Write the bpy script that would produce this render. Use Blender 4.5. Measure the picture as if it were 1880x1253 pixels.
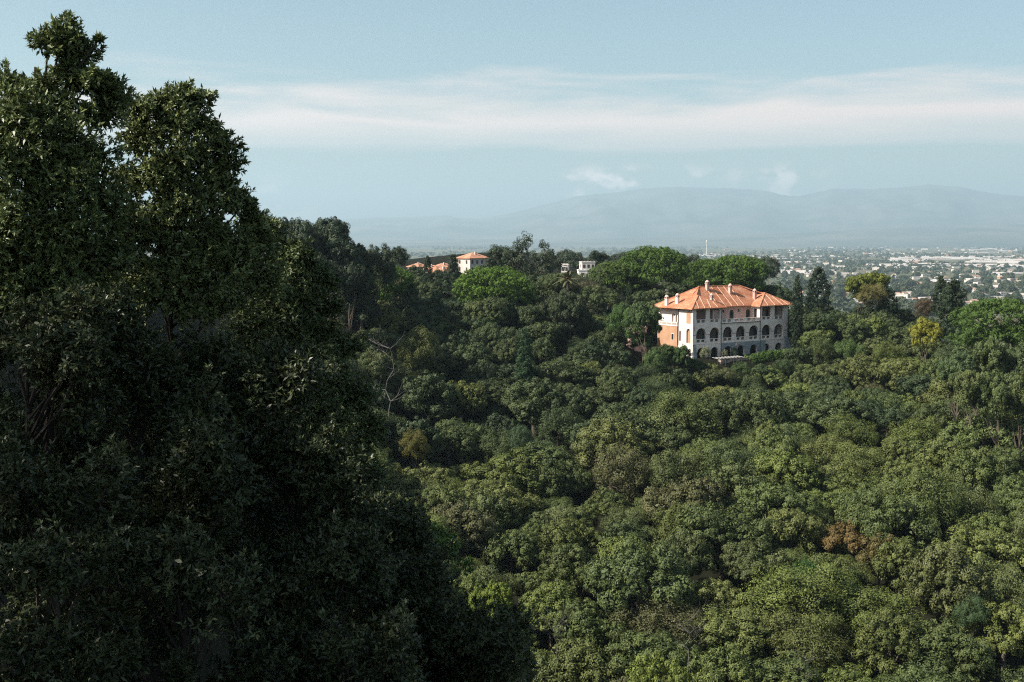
import bpy, math, random
import numpy as np
from mathutils import Vector, noise as mnoise

for o in list(bpy.data.objects):
    bpy.data.objects.remove(o)
SC = bpy.context.scene
COL = SC.collection
R = math.radians
rng = np.random.default_rng(7)
random.seed(7)

# ------------------------------------------------------------------ camera
FPX, HORY, PW, PH = 2200.0, 442.0, 1880.0, 1253.0
PITCH = math.atan((PH / 2 - HORY) / FPX)
cam = bpy.data.cameras.new('camera')
cam.sensor_width = 36.0
cam.lens = 36.0 * FPX / PW
cam.clip_start = 0.5
cam.clip_end = 120000.0
camo = bpy.data.objects.new('camera', cam)
COL.objects.link(camo)
camo.location = (0, 0, 0)
camo.rotation_euler = (math.pi / 2 - PITCH, 0, 0)
SC.camera = camo

# ------------------------------------------------------------------ light
SUN_EL = 39.0
SUN_AZ = math.atan2(-0.37, -1.0)          # direction towards the sun, from +X counter-clockwise
SUN_DIR = Vector((math.cos(SUN_AZ) * math.cos(R(SUN_EL)), math.sin(SUN_AZ) * math.cos(R(SUN_EL)), math.sin(R(SUN_EL))))
sun = bpy.data.lights.new('sun', 'SUN')
sun.energy = 5.0
sun.angle = R(0.5)
sun.color = (1.0, 0.94, 0.85)
suno = bpy.data.objects.new('sun', sun)
COL.objects.link(suno)
suno.rotation_euler = (-SUN_DIR).to_track_quat('-Z', 'Y').to_euler()

world = bpy.data.worlds.new('World')
SC.world = world
world.use_nodes = True
nt = world.node_tree
nt.nodes.clear()
N = nt.nodes.new
L = nt.links.new


def wmath(op, a, b=None, c=None, clamp=False):
    n = N('ShaderNodeMath')
    n.operation = op
    n.use_clamp = clamp
    for i, v in enumerate((a, b, c)):
        if v is None:
            continue
        if isinstance(v, (int, float)):
            n.inputs[i].default_value = v
        else:
            L(v, n.inputs[i])
    return n.outputs[0]


def wramp(fac, stops):
    n = N('ShaderNodeValToRGB')
    n.color_ramp.interpolation = 'EASE'
    e = n.color_ramp.elements
    while len(e) > 1:
        e.remove(e[-1])
    for i, (p, c) in enumerate(stops):
        q = e[0] if i == 0 else e.new(p)
        q.position = p
        q.color = (c, c, c, 1)
    L(fac, n.inputs[0])
    return n.outputs[0]


sky = N('ShaderNodeTexSky')
sky.sky_type = 'NISHITA'
sky.sun_disc = False
sky.sun_elevation = R(SUN_EL)
sky.sun_rotation = math.pi / 2 - SUN_AZ
sky.altitude = 100
sky.air_density = 1.0
sky.dust_density = 2.0
sky.ozone_density = 1.2
tc = N('ShaderNodeTexCoord')
sep = N('ShaderNodeSeparateXYZ')
L(tc.outputs['Generated'], sep.inputs[0])
elev = sep.outputs[2]                      # sine of the elevation
mp = N('ShaderNodeMapping')
mp.inputs['Scale'].default_value = (3.2, 3.2, 26.0)
L(tc.outputs['Generated'], mp.inputs[0])
nz = N('ShaderNodeTexNoise')
nz.inputs['Scale'].default_value = 1.6
nz.inputs['Detail'].default_value = 7
nz.inputs['Roughness'].default_value = 0.52
nz.inputs['Distortion'].default_value = 0.4
L(mp.outputs[0], nz.inputs[0])
# the long pale cloud sheet: flat base at about 4.5 degrees, ragged top near 7.5 degrees
wob = wmath('MULTIPLY_ADD', nz.outputs[0], 0.10, -0.05)
e2 = wmath('ADD', elev, wob)
e3 = wmath('MULTIPLY_ADD', nz.outputs[0], 0.030, elev)
base = wramp(wmath('MULTIPLY', e3, 5.0), [(0.0, 0), (0.43, 0), (0.485, 0.5), (0.56, 1), (1, 1)])
top = wramp(wmath('MULTIPLY', e2, 5.0), [(0.0, 1), (0.47, 1), (0.68, 0), (1, 0)])
sheet = wmath('MULTIPLY', base, top)
# broken cumulus over the far mountains
mp2 = N('ShaderNodeMapping')
mp2.inputs['Scale'].default_value = (26, 26, 46)
L(tc.outputs['Generated'], mp2.inputs[0])
nz2 = N('ShaderNodeTexNoise')
nz2.inputs['Scale'].default_value = 1.5
nz2.inputs['Detail'].default_value = 6
L(mp2.outputs[0], nz2.inputs[0])
mp3 = N('ShaderNodeMapping')
mp3.inputs['Location'].default_value = (0.9, 2.4, 0)
L(tc.outputs['Generated'], mp3.inputs[0])
nz3 = N('ShaderNodeTexNoise')
nz3.inputs['Scale'].default_value = 5.0
nz3.inputs['Detail'].default_value = 1
L(mp3.outputs[0], nz3.inputs[0])
low = wramp(wmath('MULTIPLY', elev, 10.0), [(0.0, 0), (0.36, 0.9), (0.50, 1), (0.66, 0)])
puff = wmath('MULTIPLY', wmath('MULTIPLY', wramp(nz2.outputs[0], [(0.0, 0), (0.46, 0), (0.66, 1), (1, 1)]), wramp(nz3.outputs[0], [(0.0, 0), (0.48, 0), (0.64, 1), (1, 1)])), low)
cl = wmath('MULTIPLY', sheet, 0.85)
tint = N('ShaderNodeMix')
tint.data_type = 'RGBA'
tint.blend_type = 'MULTIPLY'
tint.inputs[0].default_value = 1.0
L(sky.outputs[0], tint.inputs[6])
tint.inputs[7].default_value = (0.98, 1.03, 0.93, 1)
mix = N('ShaderNodeMix')
mix.data_type = 'RGBA'
L(cl, mix.inputs[0])
L(tint.outputs[2], mix.inputs[6])
mix.inputs[7].default_value = (9.2, 7.1, 6.2, 1)
bg = N('ShaderNodeBackground')
bg.inputs[1].default_value = 0.074
mixp = N('ShaderNodeMix')
mixp.data_type = 'RGBA'
L(puff, mixp.inputs[0])
L(mix.outputs[2], mixp.inputs[6])
mixp.inputs[7].default_value = (11.5, 9.6, 8.5, 1)     # sunlit cumulus tops, far behind the haze
L(mixp.outputs[2], bg.inputs[0])
wo = N('ShaderNodeOutputWorld')
L(bg.outputs[0], wo.inputs[0])

SC.view_settings.view_transform = 'Standard'
SC.view_settings.look = 'None'
SC.view_settings.exposure = 1.0
SC.view_settings.gamma = 1.0
SC.view_settings.use_curve_mapping = False
SC.render.engine = 'CYCLES'
cy = SC.cycles
cy.max_bounces = 5
cy.diffuse_bounces = 2
cy.glossy_bounces = 2
cy.transmission_bounces = 3
cy.volume_bounces = 0
cy.transparent_max_bounces = 6
cy.use_denoising = False
cy.pixel_filter_type = 'BLACKMAN_HARRIS'
cy.filter_width = 1.15
cy.caustics_reflective = False
cy.caustics_refractive = False
cy.sample_clamp_indirect = 4


# ------------------------------------------------------------------ helpers
def ray(px, py):
    x = (px - PW / 2) / FPX
    u = (PH / 2 - py) / FPX
    c, s = math.cos(PITCH), math.sin(PITCH)
    return np.array([x, c + u * s, -s + u * c])


def at(px, py, Y):
    r = ray(px, py)
    return r * (Y / r[1])


def proj(p):
    c, s = math.cos(PITCH), math.sin(PITCH)
    f = p[1] * c - p[2] * s
    u = p[1] * s + p[2] * c
    return PW / 2 + FPX * p[0] / f, PH / 2 - FPX * u / f


ONES = 'zero one two three four five six seven eight nine ten eleven twelve thirteen fourteen fifteen sixteen seventeen eighteen nineteen'.split()
TENS = 'zero ten twenty thirty forty fifty sixty seventy eighty ninety'.split()


def numword(n):
    n = int(round(n))
    if n < 20:
        return ONES[max(n, 0)]
    if n >= 100:
        return 'hundred'
    return TENS[n // 10] + ('-' + ONES[n % 10] if n % 10 else '')


def place(px, py):
    return '%s percent across, %s percent down' % (numword(min(max(px / PW * 100, 0), 100)), numword(min(max(py / PH * 100, 0), 100)))


USED = {}


def uniq(head, px, py):
    """A label that says the look and then the place in the photo; nudged by one percent if it is taken."""
    for d in range(0, 60):
        for sx, sy in ((0, 0), (0, 1), (1, 0), (0, -1), (-1, 0)):
            t = head + ' ' + place(px + sx * d * 9.4, py + sy * d * 6.2)
            if t not in USED:
                USED[t] = 1
                return t
            if d == 0:
                break
    return head


def tag(o, label, cat, group=None):
    o['label'] = label
    o['category'] = cat
    if group:
        o['group'] = group
    return o


def empty(name, loc=(0, 0, 0), rz=0.0, sc=1.0):
    o = bpy.data.objects.new(name, None)
    o.empty_display_size = 0.5
    COL.objects.link(o)
    o.location = loc
    o.rotation_euler = (0, 0, rz)
    o.scale = (sc, sc, sc) if isinstance(sc, (int, float)) else sc
    return o


def link(name, me, parent=None, color=None, loc=None, rot=None, sc=None):
    o = bpy.data.objects.new(name, me)
    COL.objects.link(o)
    if parent is not None:
        o.parent = parent
    if color is not None:
        o.color = (*color, 1)
    if loc is not None:
        o.location = loc
    if rot is not None:
        o.rotation_euler = rot
    if sc is not None:
        o.scale = (sc, sc, sc) if isinstance(sc, (int, float)) else sc
    return o


def quads_mesh(name, V, mat, tint=None, smooth=False):
    """V: (n,4,3) free quads"""
    n = len(V)
    me = bpy.data.meshes.new(name)
    me.vertices.add(4 * n)
    me.vertices.foreach_set('co', np.ascontiguousarray(V, dtype=np.float32).ravel())
    me.loops.add(4 * n)
    me.loops.foreach_set('vertex_index', np.arange(4 * n, dtype=np.int32))
    me.polygons.add(n)
    me.polygons.foreach_set('loop_start', np.arange(0, 4 * n, 4, dtype=np.int32))
    me.update(calc_edges=True)
    if tint is not None:
        a = me.attributes.new('tint', 'FLOAT', 'POINT')
        a.data.foreach_set('value', np.repeat(np.asarray(tint, dtype=np.float32), 4))
    me.materials.append(mat)
    return me


def poly_mesh(name, V, F, mat, smooth=False):
    me = bpy.data.meshes.new(name)
    me.from_pydata([tuple(map(float, v)) for v in V], [], F)
    me.update()
    me.materials.append(mat)
    if smooth:
        me.polygons.foreach_set('use_smooth', [True] * len(me.polygons))
    return me


class MB:
    def __init__(s):
        s.v, s.f = [], []

    def add(s, V, F):
        b = len(s.v)
        s.v += [tuple(p) for p in V]
        s.f += [tuple(i + b for i in f) for f in F]
        return s

    def box(s, x0, x1, y0, y1, z0, z1):
        V = [(x0, y0, z0), (x1, y0, z0), (x1, y1, z0), (x0, y1, z0), (x0, y0, z1), (x1, y0, z1), (x1, y1, z1), (x0, y1, z1)]
        return s.add(V, [(0, 3, 2, 1), (4, 5, 6, 7), (0, 1, 5, 4), (1, 2, 6, 5), (2, 3, 7, 6), (3, 0, 4, 7)])

    def prism(s, poly, t0, t1, fn):
        """poly: 2D points (a,b); fn maps (a,b,t) to 3D"""
        n = len(poly)
        V = [fn(a, b, t0) for a, b in poly] + [fn(a, b, t1) for a, b in poly]
        F = [tuple(range(n)), tuple(range(2 * n - 1, n - 1, -1))] + [((i + 1) % n, i, i + n, (i + 1) % n + n) for i in range(n)]
        return s.add(V, F)

    def tube(s, pts, rad, n=6):
        pts = [Vector(p) for p in pts]
        b = len(s.v)
        for i, p in enumerate(pts):
            d = (pts[min(i + 1, len(pts) - 1)] - pts[max(i - 1, 0)])
            d = d.normalized() if d.length > 1e-9 else Vector((0, 0, 1))
            a = d.orthogonal().normalized()
            c = d.cross(a)
            r = rad[i] if isinstance(rad, (list, tuple)) else rad
            for k in range(n):
                t = 2 * math.pi * k / n
                s.v.append(tuple(p + (a * math.cos(t) + c * math.sin(t)) * r))
        for i in range(len(pts) - 1):
            for k in range(n):
                s.f.append((b + i * n + k, b + i * n + (k + 1) % n, b + (i + 1) * n + (k + 1) % n, b + (i + 1) * n + k))
        s.f.append(tuple(b + k for k in range(n - 1, -1, -1)))
        s.f.append(tuple(b + (len(pts) - 1) * n + k for k in range(n)))
        return s

    def lathe(s, prof, n=10, c=(0, 0, 0)):
        b = len(s.v)
        for r, z in prof:
            for k in range(n):
                t = 2 * math.pi * k / n
                s.v.append((c[0] + r * math.cos(t), c[1] + r * math.sin(t), c[2] + z))
        for i in range(len(prof) - 1):
            for k in range(n):
                s.f.append((b + i * n + k, b + i * n + (k + 1) % n, b + (i + 1) * n + (k + 1) % n, b + (i + 1) * n + k))
        s.f.append(tuple(b + k for k in range(n - 1, -1, -1)))
        s.f.append(tuple(b + (len(prof) - 1) * n + k for k in range(n)))
        return s

    def mesh(s, name, mat, smooth=False):
        return poly_mesh(name, s.v, s.f, mat, smooth)

    def obj(s, name, mat, parent=None, smooth=False):
        return link(name, s.mesh(name, mat, smooth), parent)


# ------------------------------------------------------------------ materials
def new_mat(name):
    m = bpy.data.materials.new(name)
    m.use_nodes = True
    t = m.node_tree
    b = t.nodes['Principled BSDF']
    return m, t, b


def noise_mat(name, c1, c2, scale=1.0, rough=0.85, detail=5, bump=0.0, bscale=None, lo=0.35, hi=0.65, spec=0.3, stretch=(1, 1, 1), coord='Object'):
    m, t, b = new_mat(name)
    tcn = t.nodes.new('ShaderNodeTexCoord')
    mpn = t.nodes.new('ShaderNodeMapping')
    mpn.inputs['Scale'].default_value = stretch
    t.links.new(tcn.outputs[coord], mpn.inputs[0])
    nn = t.nodes.new('ShaderNodeTexNoise')
    nn.inputs['Scale'].default_value = scale
    nn.inputs['Detail'].default_value = detail
    t.links.new(mpn.outputs[0], nn.inputs[0])
    rp = t.nodes.new('ShaderNodeValToRGB')
    rp.color_ramp.elements[0].position = lo
    rp.color_ramp.elements[1].position = hi
    rp.color_ramp.elements[0].color = (*c1, 1)
    rp.color_ramp.elements[1].color = (*c2, 1)
    t.links.new(nn.outputs[0], rp.inputs[0])
    t.links.new(rp.outputs[0], b.inputs['Base Color'])
    b.inputs['Roughness'].default_value = rough
    b.inputs['Specular IOR Level'].default_value = spec
    if bump:
        bn = t.nodes.new('ShaderNodeBump')
        bn.inputs['Strength'].default_value = bump
        n2 = t.nodes.new('ShaderNodeTexNoise')
        n2.inputs['Scale'].default_value = bscale or scale * 4
        n2.inputs['Detail'].default_value = 6
        t.links.new(mpn.outputs[0], n2.inputs[0])
        t.links.new(n2.outputs[0], bn.inputs['Height'])
        t.links.new(bn.outputs[0], b.inputs['Normal'])
    return m


def leaf_mat(name, rough=0.6, spec=0.25, trans=0.06, spread=1.0):
    """colour comes from the object's own colour, varied leaf by leaf"""
    m, t, b = new_mat(name)
    oi = t.nodes.new('ShaderNodeObjectInfo')
    at_ = t.nodes.new('ShaderNodeAttribute')
    at_.attribute_name = 'tint'
    mr = t.nodes.new('ShaderNodeMapRange')
    mr.inputs[3].default_value = 1.0 - spread * 0.5
    mr.inputs[4].default_value = 1.0 + spread * 0.5
    t.links.new(at_.outputs['Fac'], mr.inputs[0])
    mu = t.nodes.new('ShaderNodeMix')
    mu.data_type = 'RGBA'
    mu.blend_type = 'MULTIPLY'
    mu.inputs[0].default_value = 1.0
    t.links.new(oi.outputs['Color'], mu.inputs[6])
    t.links.new(mr.outputs[0], mu.inputs[7])
    hs = t.nodes.new('ShaderNodeHueSaturation')
    m2 = t.nodes.new('ShaderNodeMapRange')
    m2.inputs[3].default_value = 0.508
    m2.inputs[4].default_value = 0.48
    t.links.new(at_.outputs['Fac'], m2.inputs[0])
    t.links.new(m2.outputs[0], hs.inputs['Hue'])
    t.links.new(mu.outputs[2], hs.inputs['Color'])
    t.links.new(hs.outputs[0], b.inputs['Base Color'])
    b.inputs['Roughness'].default_value = rough
    b.inputs['Specular IOR Level'].default_value = spec
    if trans:
        tr = t.nodes.new('ShaderNodeBsdfTranslucent')
        t.links.new(hs.outputs[0], tr.inputs[0])
        mx = t.nodes.new('ShaderNodeMixShader')
        mx.inputs[0].default_value = trans
        t.links.new(b.outputs[0], mx.inputs[1])
        t.links.new(tr.outputs[0], mx.inputs[2])
        t.links.new(mx.outputs[0], t.nodes['Material Output'].inputs[0])
    return m


M = {}
M['leaf'] = leaf_mat('far_leaves')
M['needle'] = leaf_mat('pine_needles', rough=0.65, spec=0.2, trans=0.16, spread=0.9)
M['near_leaf'] = leaf_mat('glossy_leaves', rough=0.45, spec=0.36, trans=0.13, spread=1.15)
M['bark'] = noise_mat('bark', (0.05, 0.038, 0.028), (0.13, 0.105, 0.08), 3.0, 0.95, stretch=(1, 1, 0.25), bump=0.6)
M['dark_bark'] = noise_mat('dark_bark', (0.022, 0.018, 0.014), (0.055, 0.045, 0.036), 3.0, 0.95, stretch=(1, 1, 0.25), bump=0.6)  # copy of bark with the near bank's shade put into its colour
M['pale_bark'] = noise_mat('pale_bark', (0.22, 0.18, 0.15), (0.42, 0.37, 0.32), 2.0, 0.9, stretch=(1, 1, 0.3), bump=0.4)
M['pine_bark'] = noise_mat('pine_bark', (0.09, 0.065, 0.05), (0.2, 0.15, 0.12), 2.0, 0.9, stretch=(1, 1, 0.3), bump=0.4)
M['dead_wood'] = noise_mat('dead_wood', (0.09, 0.082, 0.075), (0.18, 0.165, 0.15), 1.5, 0.9)
M['soil'] = noise_mat('forest_floor', (0.006, 0.007, 0.004), (0.016, 0.016, 0.009), 0.2, 1.0, bump=0.5, spec=0.05)  # floor colour darkened to stand for shade under the foliage
M['plaster'] = noise_mat('pink_plaster', (0.82, 0.66, 0.57), (0.90, 0.77, 0.69), 0.6, 0.9, bump=0.08, spec=0.2)
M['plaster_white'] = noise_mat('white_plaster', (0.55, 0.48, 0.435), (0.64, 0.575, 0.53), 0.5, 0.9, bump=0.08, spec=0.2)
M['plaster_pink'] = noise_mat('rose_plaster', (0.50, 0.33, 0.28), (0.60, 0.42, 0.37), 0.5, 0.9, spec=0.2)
M['gallery'] = noise_mat('gallery_plaster', (0.17, 0.135, 0.12), (0.24, 0.19, 0.17), 0.5, 0.9, spec=0.2)  # plaster darkened so the arcade's deep shade is in the colour
M['gallery_rose'] = noise_mat('gallery_rose', (0.28, 0.19, 0.165), (0.36, 0.25, 0.22), 0.5, 0.9, spec=0.2)  # rose plaster darkened in colour for the upper loggia's shade
M['plaster_orange'] = noise_mat('orange_plaster', (0.35, 0.195, 0.115), (0.43, 0.255, 0.16), 0.4, 0.9, bump=0.08, spec=0.2)
M['stone_grey'] = noise_mat('grey_stone', (0.20, 0.21, 0.22), (0.40, 0.41, 0.42), 2.2, 0.9, bump=0.5, spec=0.2)
M['stone_brown'] = noise_mat('brown_stone', (0.18, 0.14, 0.11), (0.40, 0.33, 0.27), 2.6, 0.9, bump=0.6, spec=0.2)
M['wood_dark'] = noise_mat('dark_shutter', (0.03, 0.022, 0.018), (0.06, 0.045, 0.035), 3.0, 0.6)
M['glass_dark'], _t, _b = new_mat('window_glass')
_b.inputs['Base Color'].default_value = (0.02, 0.024, 0.03, 1)
_b.inputs['Roughness'].default_value = 0.12
M['metal_dark'] = noise_mat('dark_iron', (0.03, 0.03, 0.033), (0.07, 0.07, 0.075), 4.0, 0.5)
M['metal_pale'] = noise_mat('pale_iron', (0.35, 0.34, 0.33), (0.5, 0.49, 0.48), 4.0, 0.5)
M['concrete_pale'] = noise_mat('pale_wall', (0.60, 0.57, 0.53), (0.74, 0.71, 0.67), 0.3, 0.9)
M['sheet'] = noise_mat('greenhouse_sheet', (0.36, 0.325, 0.305), (0.50, 0.455, 0.43), 0.01, 0.6, coord='Object')
M['mountain'] = noise_mat('mountain_rock', (0.05, 0.065, 0.05), (0.13, 0.125, 0.10), 0.0006, 1.0, spec=0.05)


def roof_mat(name, c1, c2, c3):
    m, t, b = new_mat(name)
    tcn = t.nodes.new('ShaderNodeTexCoord')
    vo = t.nodes.new('ShaderNodeTexVoronoi')
    vo.inputs['Scale'].default_value = 2.6
    t.links.new(tcn.outputs['Object'], vo.inputs[0])
    n1 = t.nodes.new('ShaderNodeTexNoise')
    n1.inputs['Scale'].default_value = 0.35
    n1.inputs['Detail'].default_value = 6
    t.links.new(tcn.outputs['Object'], n1.inputs[0])
    rp = t.nodes.new('ShaderNodeValToRGB')
    e = rp.color_ramp.elements
    e[0].color = (*c1, 1)
    e[0].position = 0.25
    e[1].color = (*c3, 1)
    e[1].position = 0.8
    q = e.new(0.5)
    q.color = (*c2, 1)
    ad = t.nodes.new('ShaderNodeMath')
    ad.operation = 'MULTIPLY_ADD'
    sp = t.nodes.new('ShaderNodeSeparateColor')
    t.links.new(vo.outputs['Color'], sp.inputs[0])
    t.links.new(sp.outputs[0], ad.inputs[0])
    ad.inputs[1].default_value = 0.45
    sb = t.nodes.new('ShaderNodeMath')
    sb.operation = 'MULTIPLY_ADD'
    t.links.new(n1.outputs[0], sb.inputs[0])
    sb.inputs[1].default_value = 1.1
    sb.inputs[2].default_value = -0.28
    t.links.new(sb.outputs[0], ad.inputs[2])
    t.links.new(ad.outputs[0], rp.inputs[0])
    t.links.new(rp.outputs[0], b.inputs['Base Color'])
    b.inputs['Roughness'].default_value = 0.85
    b.inputs['Specular IOR Level'].default_value = 0.2
    wv = t.nodes.new('ShaderNodeTexWave')
    wv.bands_direction = 'X'
    wv.inputs['Scale'].default_value = 1.2
    t.links.new(tcn.outputs['Object'], wv.inputs[0])
    bn = t.nodes.new('ShaderNodeBump')
    bn.inputs['Strength'].default_value = 0.5
    bn.inputs['Distance'].default_value = 0.1
    t.links.new(wv.outputs[0], bn.inputs['Height'])
    t.links.new(bn.outputs[0], b.inputs['Normal'])
    return m


M['roof'] = roof_mat('terracotta_tiles', (0.35, 0.122, 0.060), (0.45, 0.182, 0.098), (0.53, 0.275, 0.17))
M['roof_pale'] = noise_mat('pale_ridge_tiles', (0.50, 0.28, 0.18), (0.60, 0.40, 0.29), 2.0, 0.85)
M['house_wall'] = noise_mat('house_render', (0.40, 0.35, 0.31), (0.52, 0.46, 0.41), 0.3, 0.9)
M['roof_plain'] = noise_mat('weathered_terracotta', (0.30, 0.17, 0.12), (0.42, 0.27, 0.20), 0.05, 0.9)
M['wall_plain'] = noise_mat('dull_render', (0.46, 0.41, 0.37), (0.60, 0.54, 0.49), 0.02, 0.9)
M['roof_far'] = noise_mat('old_terracotta', (0.36, 0.15, 0.085), (0.48, 0.25, 0.16), 0.4, 0.9)


def plain_mat():
    m, t, b = new_mat('plain_fields')
    tcn = t.nodes.new('ShaderNodeTexCoord')
    mpn = t.nodes.new('ShaderNodeMapping')
    mpn.inputs['Scale'].default_value = (1, 0.45, 1)
    mpn.inputs['Rotation'].default_value = (0, 0, 0.2)
    t.links.new(tcn.outputs['Object'], mpn.inputs[0])
    vo = t.nodes.new('ShaderNodeTexVoronoi')
    vo.inputs['Scale'].default_value = 0.006
    vo.distance = 'CHEBYCHEV'
    t.links.new(mpn.outputs[0], vo.inputs[0])
    sp = t.nodes.new('ShaderNodeSeparateColor')
    t.links.new(vo.outputs['Color'], sp.inputs[0])
    rp = t.nodes.new('ShaderNodeValToRGB')
    rp.color_ramp.interpolation = 'CONSTANT'
    e = rp.color_ramp.elements
    e[0].color = (0.09, 0.10, 0.05, 1)
    e[0].position = 0
    e[1].color = (0.17, 0.14, 0.09, 1)
    e[1].position = 0.85
    for p, c in ((0.2, (0.10, 0.11, 0.05)), (0.38, (0.16, 0.135, 0.10)), (0.55, (0.20, 0.17, 0.11)), (0.68, (0.045, 0.06, 0.03))):
        q = e.new(p)
        q.color = (*c, 1)
    t.links.new(sp.outputs[0], rp.inputs[0])
    nn = t.nodes.new('ShaderNodeTexNoise')
    nn.inputs['Scale'].default_value = 0.03
    nn.inputs['Detail'].default_value = 8
    t.links.new(tcn.outputs['Object'], nn.inputs[0])
    mx = t.nodes.new('ShaderNodeMix')
    mx.data_type = 'RGBA'
    t.links.new(nn.outputs[0], mx.inputs[0])
    t.links.new(rp.outputs[0], mx.inputs[6])
    mx.inputs[7].default_value = (0.10, 0.10, 0.065, 1)
    t.links.new(mx.outputs[2], b.inputs['Base Color'])
    b.inputs['Roughness'].default_value = 1.0
    b.inputs['Specular IOR Level'].default_value = 0.05
    return m


M['plain'] = plain_mat()

# ------------------------------------------------------------------ terrain
PLAIN_Z = -110.0
VY, VTH = 320.0, R(34)
VC = at(1190 + 678 / 8.35, 515 + 1180 / 8.35, VY)          # foot of the villa's near corner
VU = np.array([math.cos(VTH), math.sin(VTH), 0])
VW = np.array([-math.sin(VTH), math.cos(VTH), 0])


def vil(u, w, z=0.0):
    return VC + VU * u + VW * w + np.array([0, 0, z])


TH = 9.0
ctl = []
for px, py, Y in [(1000, 1253, 150), (1440, 1253, 150), (1880, 1253, 150), (600, 1253, 150), (2150, 1100, 165),
                  (800, 1000, 188), (1300, 1000, 185), (1880, 1000, 183), (750, 850, 226), (1300, 850, 226), (1880, 830, 226), (2150, 830, 226),
                  (680, 710, 255), (1100, 720, 265), (1500, 720, 270), (1880, 720, 268), (2150, 720, 268),
                  (640, 590, 290), (900, 600, 303), (1120, 620, 308), (1600, 640, 312), (1850, 660, 300), (2150, 640, 310),
                  (700, 530, 322), (900, 535, 335), (1100, 545, 335), (1520, 580, 342), (1700, 595, 345), (1300, 690, 300), (1440, 690, 303)]:
    p = at(px, py, Y)
    ctl.append((p[0], p[1], p[2] - TH))
for u, w in [(-3, -2), (12, -3), (25, -3), (38, -3), (0, 8), (20, 8), (38, 8), (-6, 8), (0, 17), (20, 18), (38, 18)]:
    p = vil(u, w)
    ctl.append((p[0], p[1], p[2] - 0.25))
ctl += [(60, 385, -22), (20, 400, -20), (-20, 400, -20), (100, 400, -26), (-25, 550, -16), (40, 600, -16), (35, 540, -16), (60, 720, -17), (-80, 500, -16), (-120, 700, -20),
        (135, 420, -48), (165, 480, -75), (200, 420, -62), (250, 520, -100), (150, 620, -95), (260, 700, -110), (350, 600, -110), (330, 420, -90), (330, 300, -62), (330, 150, -60),
        (-46, 300, -15), (-58, 320, -13), (-75, 300, -8), (-80, 220, -4), (-60, 150, -6), (-45, 100, -7), (-25, 100, -22), (15, 100, -54), (60, 100, -63), (120, 100, -60), (200, 100, -58),
        (0, 0, -2.2), (-20, 0, -0.5), (20, 0, -13), (60, 0, -35), (150, 0, -45), (-9, 19, -8.5), (4, 20, -15), (-30, 40, -3), (0, 60, -38), (60, 40, -40), (-22, 18, -1.0), (-60, 20, 3), (-120, 150, 5), (-150, 350, 0), (-60, -30, 2), (0, -30, 0)]
ctl = np.array(ctl)


def tps_fit(P):
    n = len(P)
    d = np.linalg.norm(P[:, None, :2] - P[None, :, :2], axis=2)
    K = np.where(d > 0, d ** 2 * np.log(d + 1e-9), 0) + np.eye(n) * 25.0
    A = np.zeros((n + 3, n + 3))
    A[:n, :n] = K
    A[:n, n:] = np.c_[np.ones(n), P[:, :2]]
    A[n:, :n] = A[:n, n:].T
    return np.linalg.solve(A, np.r_[P[:, 2], 0, 0, 0])


TPS = tps_fit(ctl)


def ground(x, y):
    x = np.atleast_1d(np.asarray(x, float))
    y = np.atleast_1d(np.asarray(y, float))
    d = np.sqrt((x[:, None] - ctl[None, :, 0]) ** 2 + (y[:, None] - ctl[None, :, 1]) ** 2)
    k = np.where(d > 0, d ** 2 * np.log(d + 1e-9), 0)
    z = k @ TPS[:-3] + TPS[-3] + TPS[-2] * x + TPS[-1] * y
    # level terrace under the villa
    rel = np.c_[x - VC[0], y - VC[1]]
    u = rel @ VU[:2]
    w = rel @ VW[:2]
    du = np.maximum(np.maximum(-3 - u, u - 39), 0)
    dw = np.maximum(np.maximum(-4.0 - w, w - 18), 0)
    t = np.clip(1 - np.hypot(du, dw) / 4.0, 0, 1)
    t = t * t * (3 - 2 * t)
    z = z * (1 - t) + (VC[2] - 0.3) * t
    # falls to the plain beyond
    f = np.maximum.reduce([(y - 760) / 200, (x - 330) / 120, (-x - 190) / 150, (-y - 60) / 80])
    f = np.clip(f, 0, 1)
    f = f * f * (3 - 2 * f)
    z = np.clip(z, PLAIN_Z - 1.0, 30)
    return z * (1 - f) + (PLAIN_Z - 1.2) * f


gx = np.concatenate([np.arange(-380, -100, 14.0), np.arange(-100, 240, 4.0), np.arange(240, 500, 14.0)])
gy = np.concatenate([np.arange(-160, 0, 14.0), np.arange(0, 400, 4.0), np.arange(400, 1000, 14.0)])
X, Y_ = np.meshgrid(gx, gy)
Zg = ground(X.ravel(), Y_.ravel())
nx, ny = len(gx), len(gy)
V = np.c_[X.ravel(), Y_.ravel(), Zg]
F = [(j * nx + i, j * nx + i + 1, (j + 1) * nx + i + 1, (j + 1) * nx + i) for j in range(ny - 1) for i in range(nx - 1)]
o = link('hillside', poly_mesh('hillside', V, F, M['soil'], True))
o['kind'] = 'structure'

o = link('plain', poly_mesh('plain', [(-26000, -3000, PLAIN_Z), (26000, -3000, PLAIN_Z), (26000, 44000, PLAIN_Z), (-26000, 44000, PLAIN_Z)], [(0, 1, 2, 3)], M['plain']))
o['kind'] = 'structure'

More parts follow.
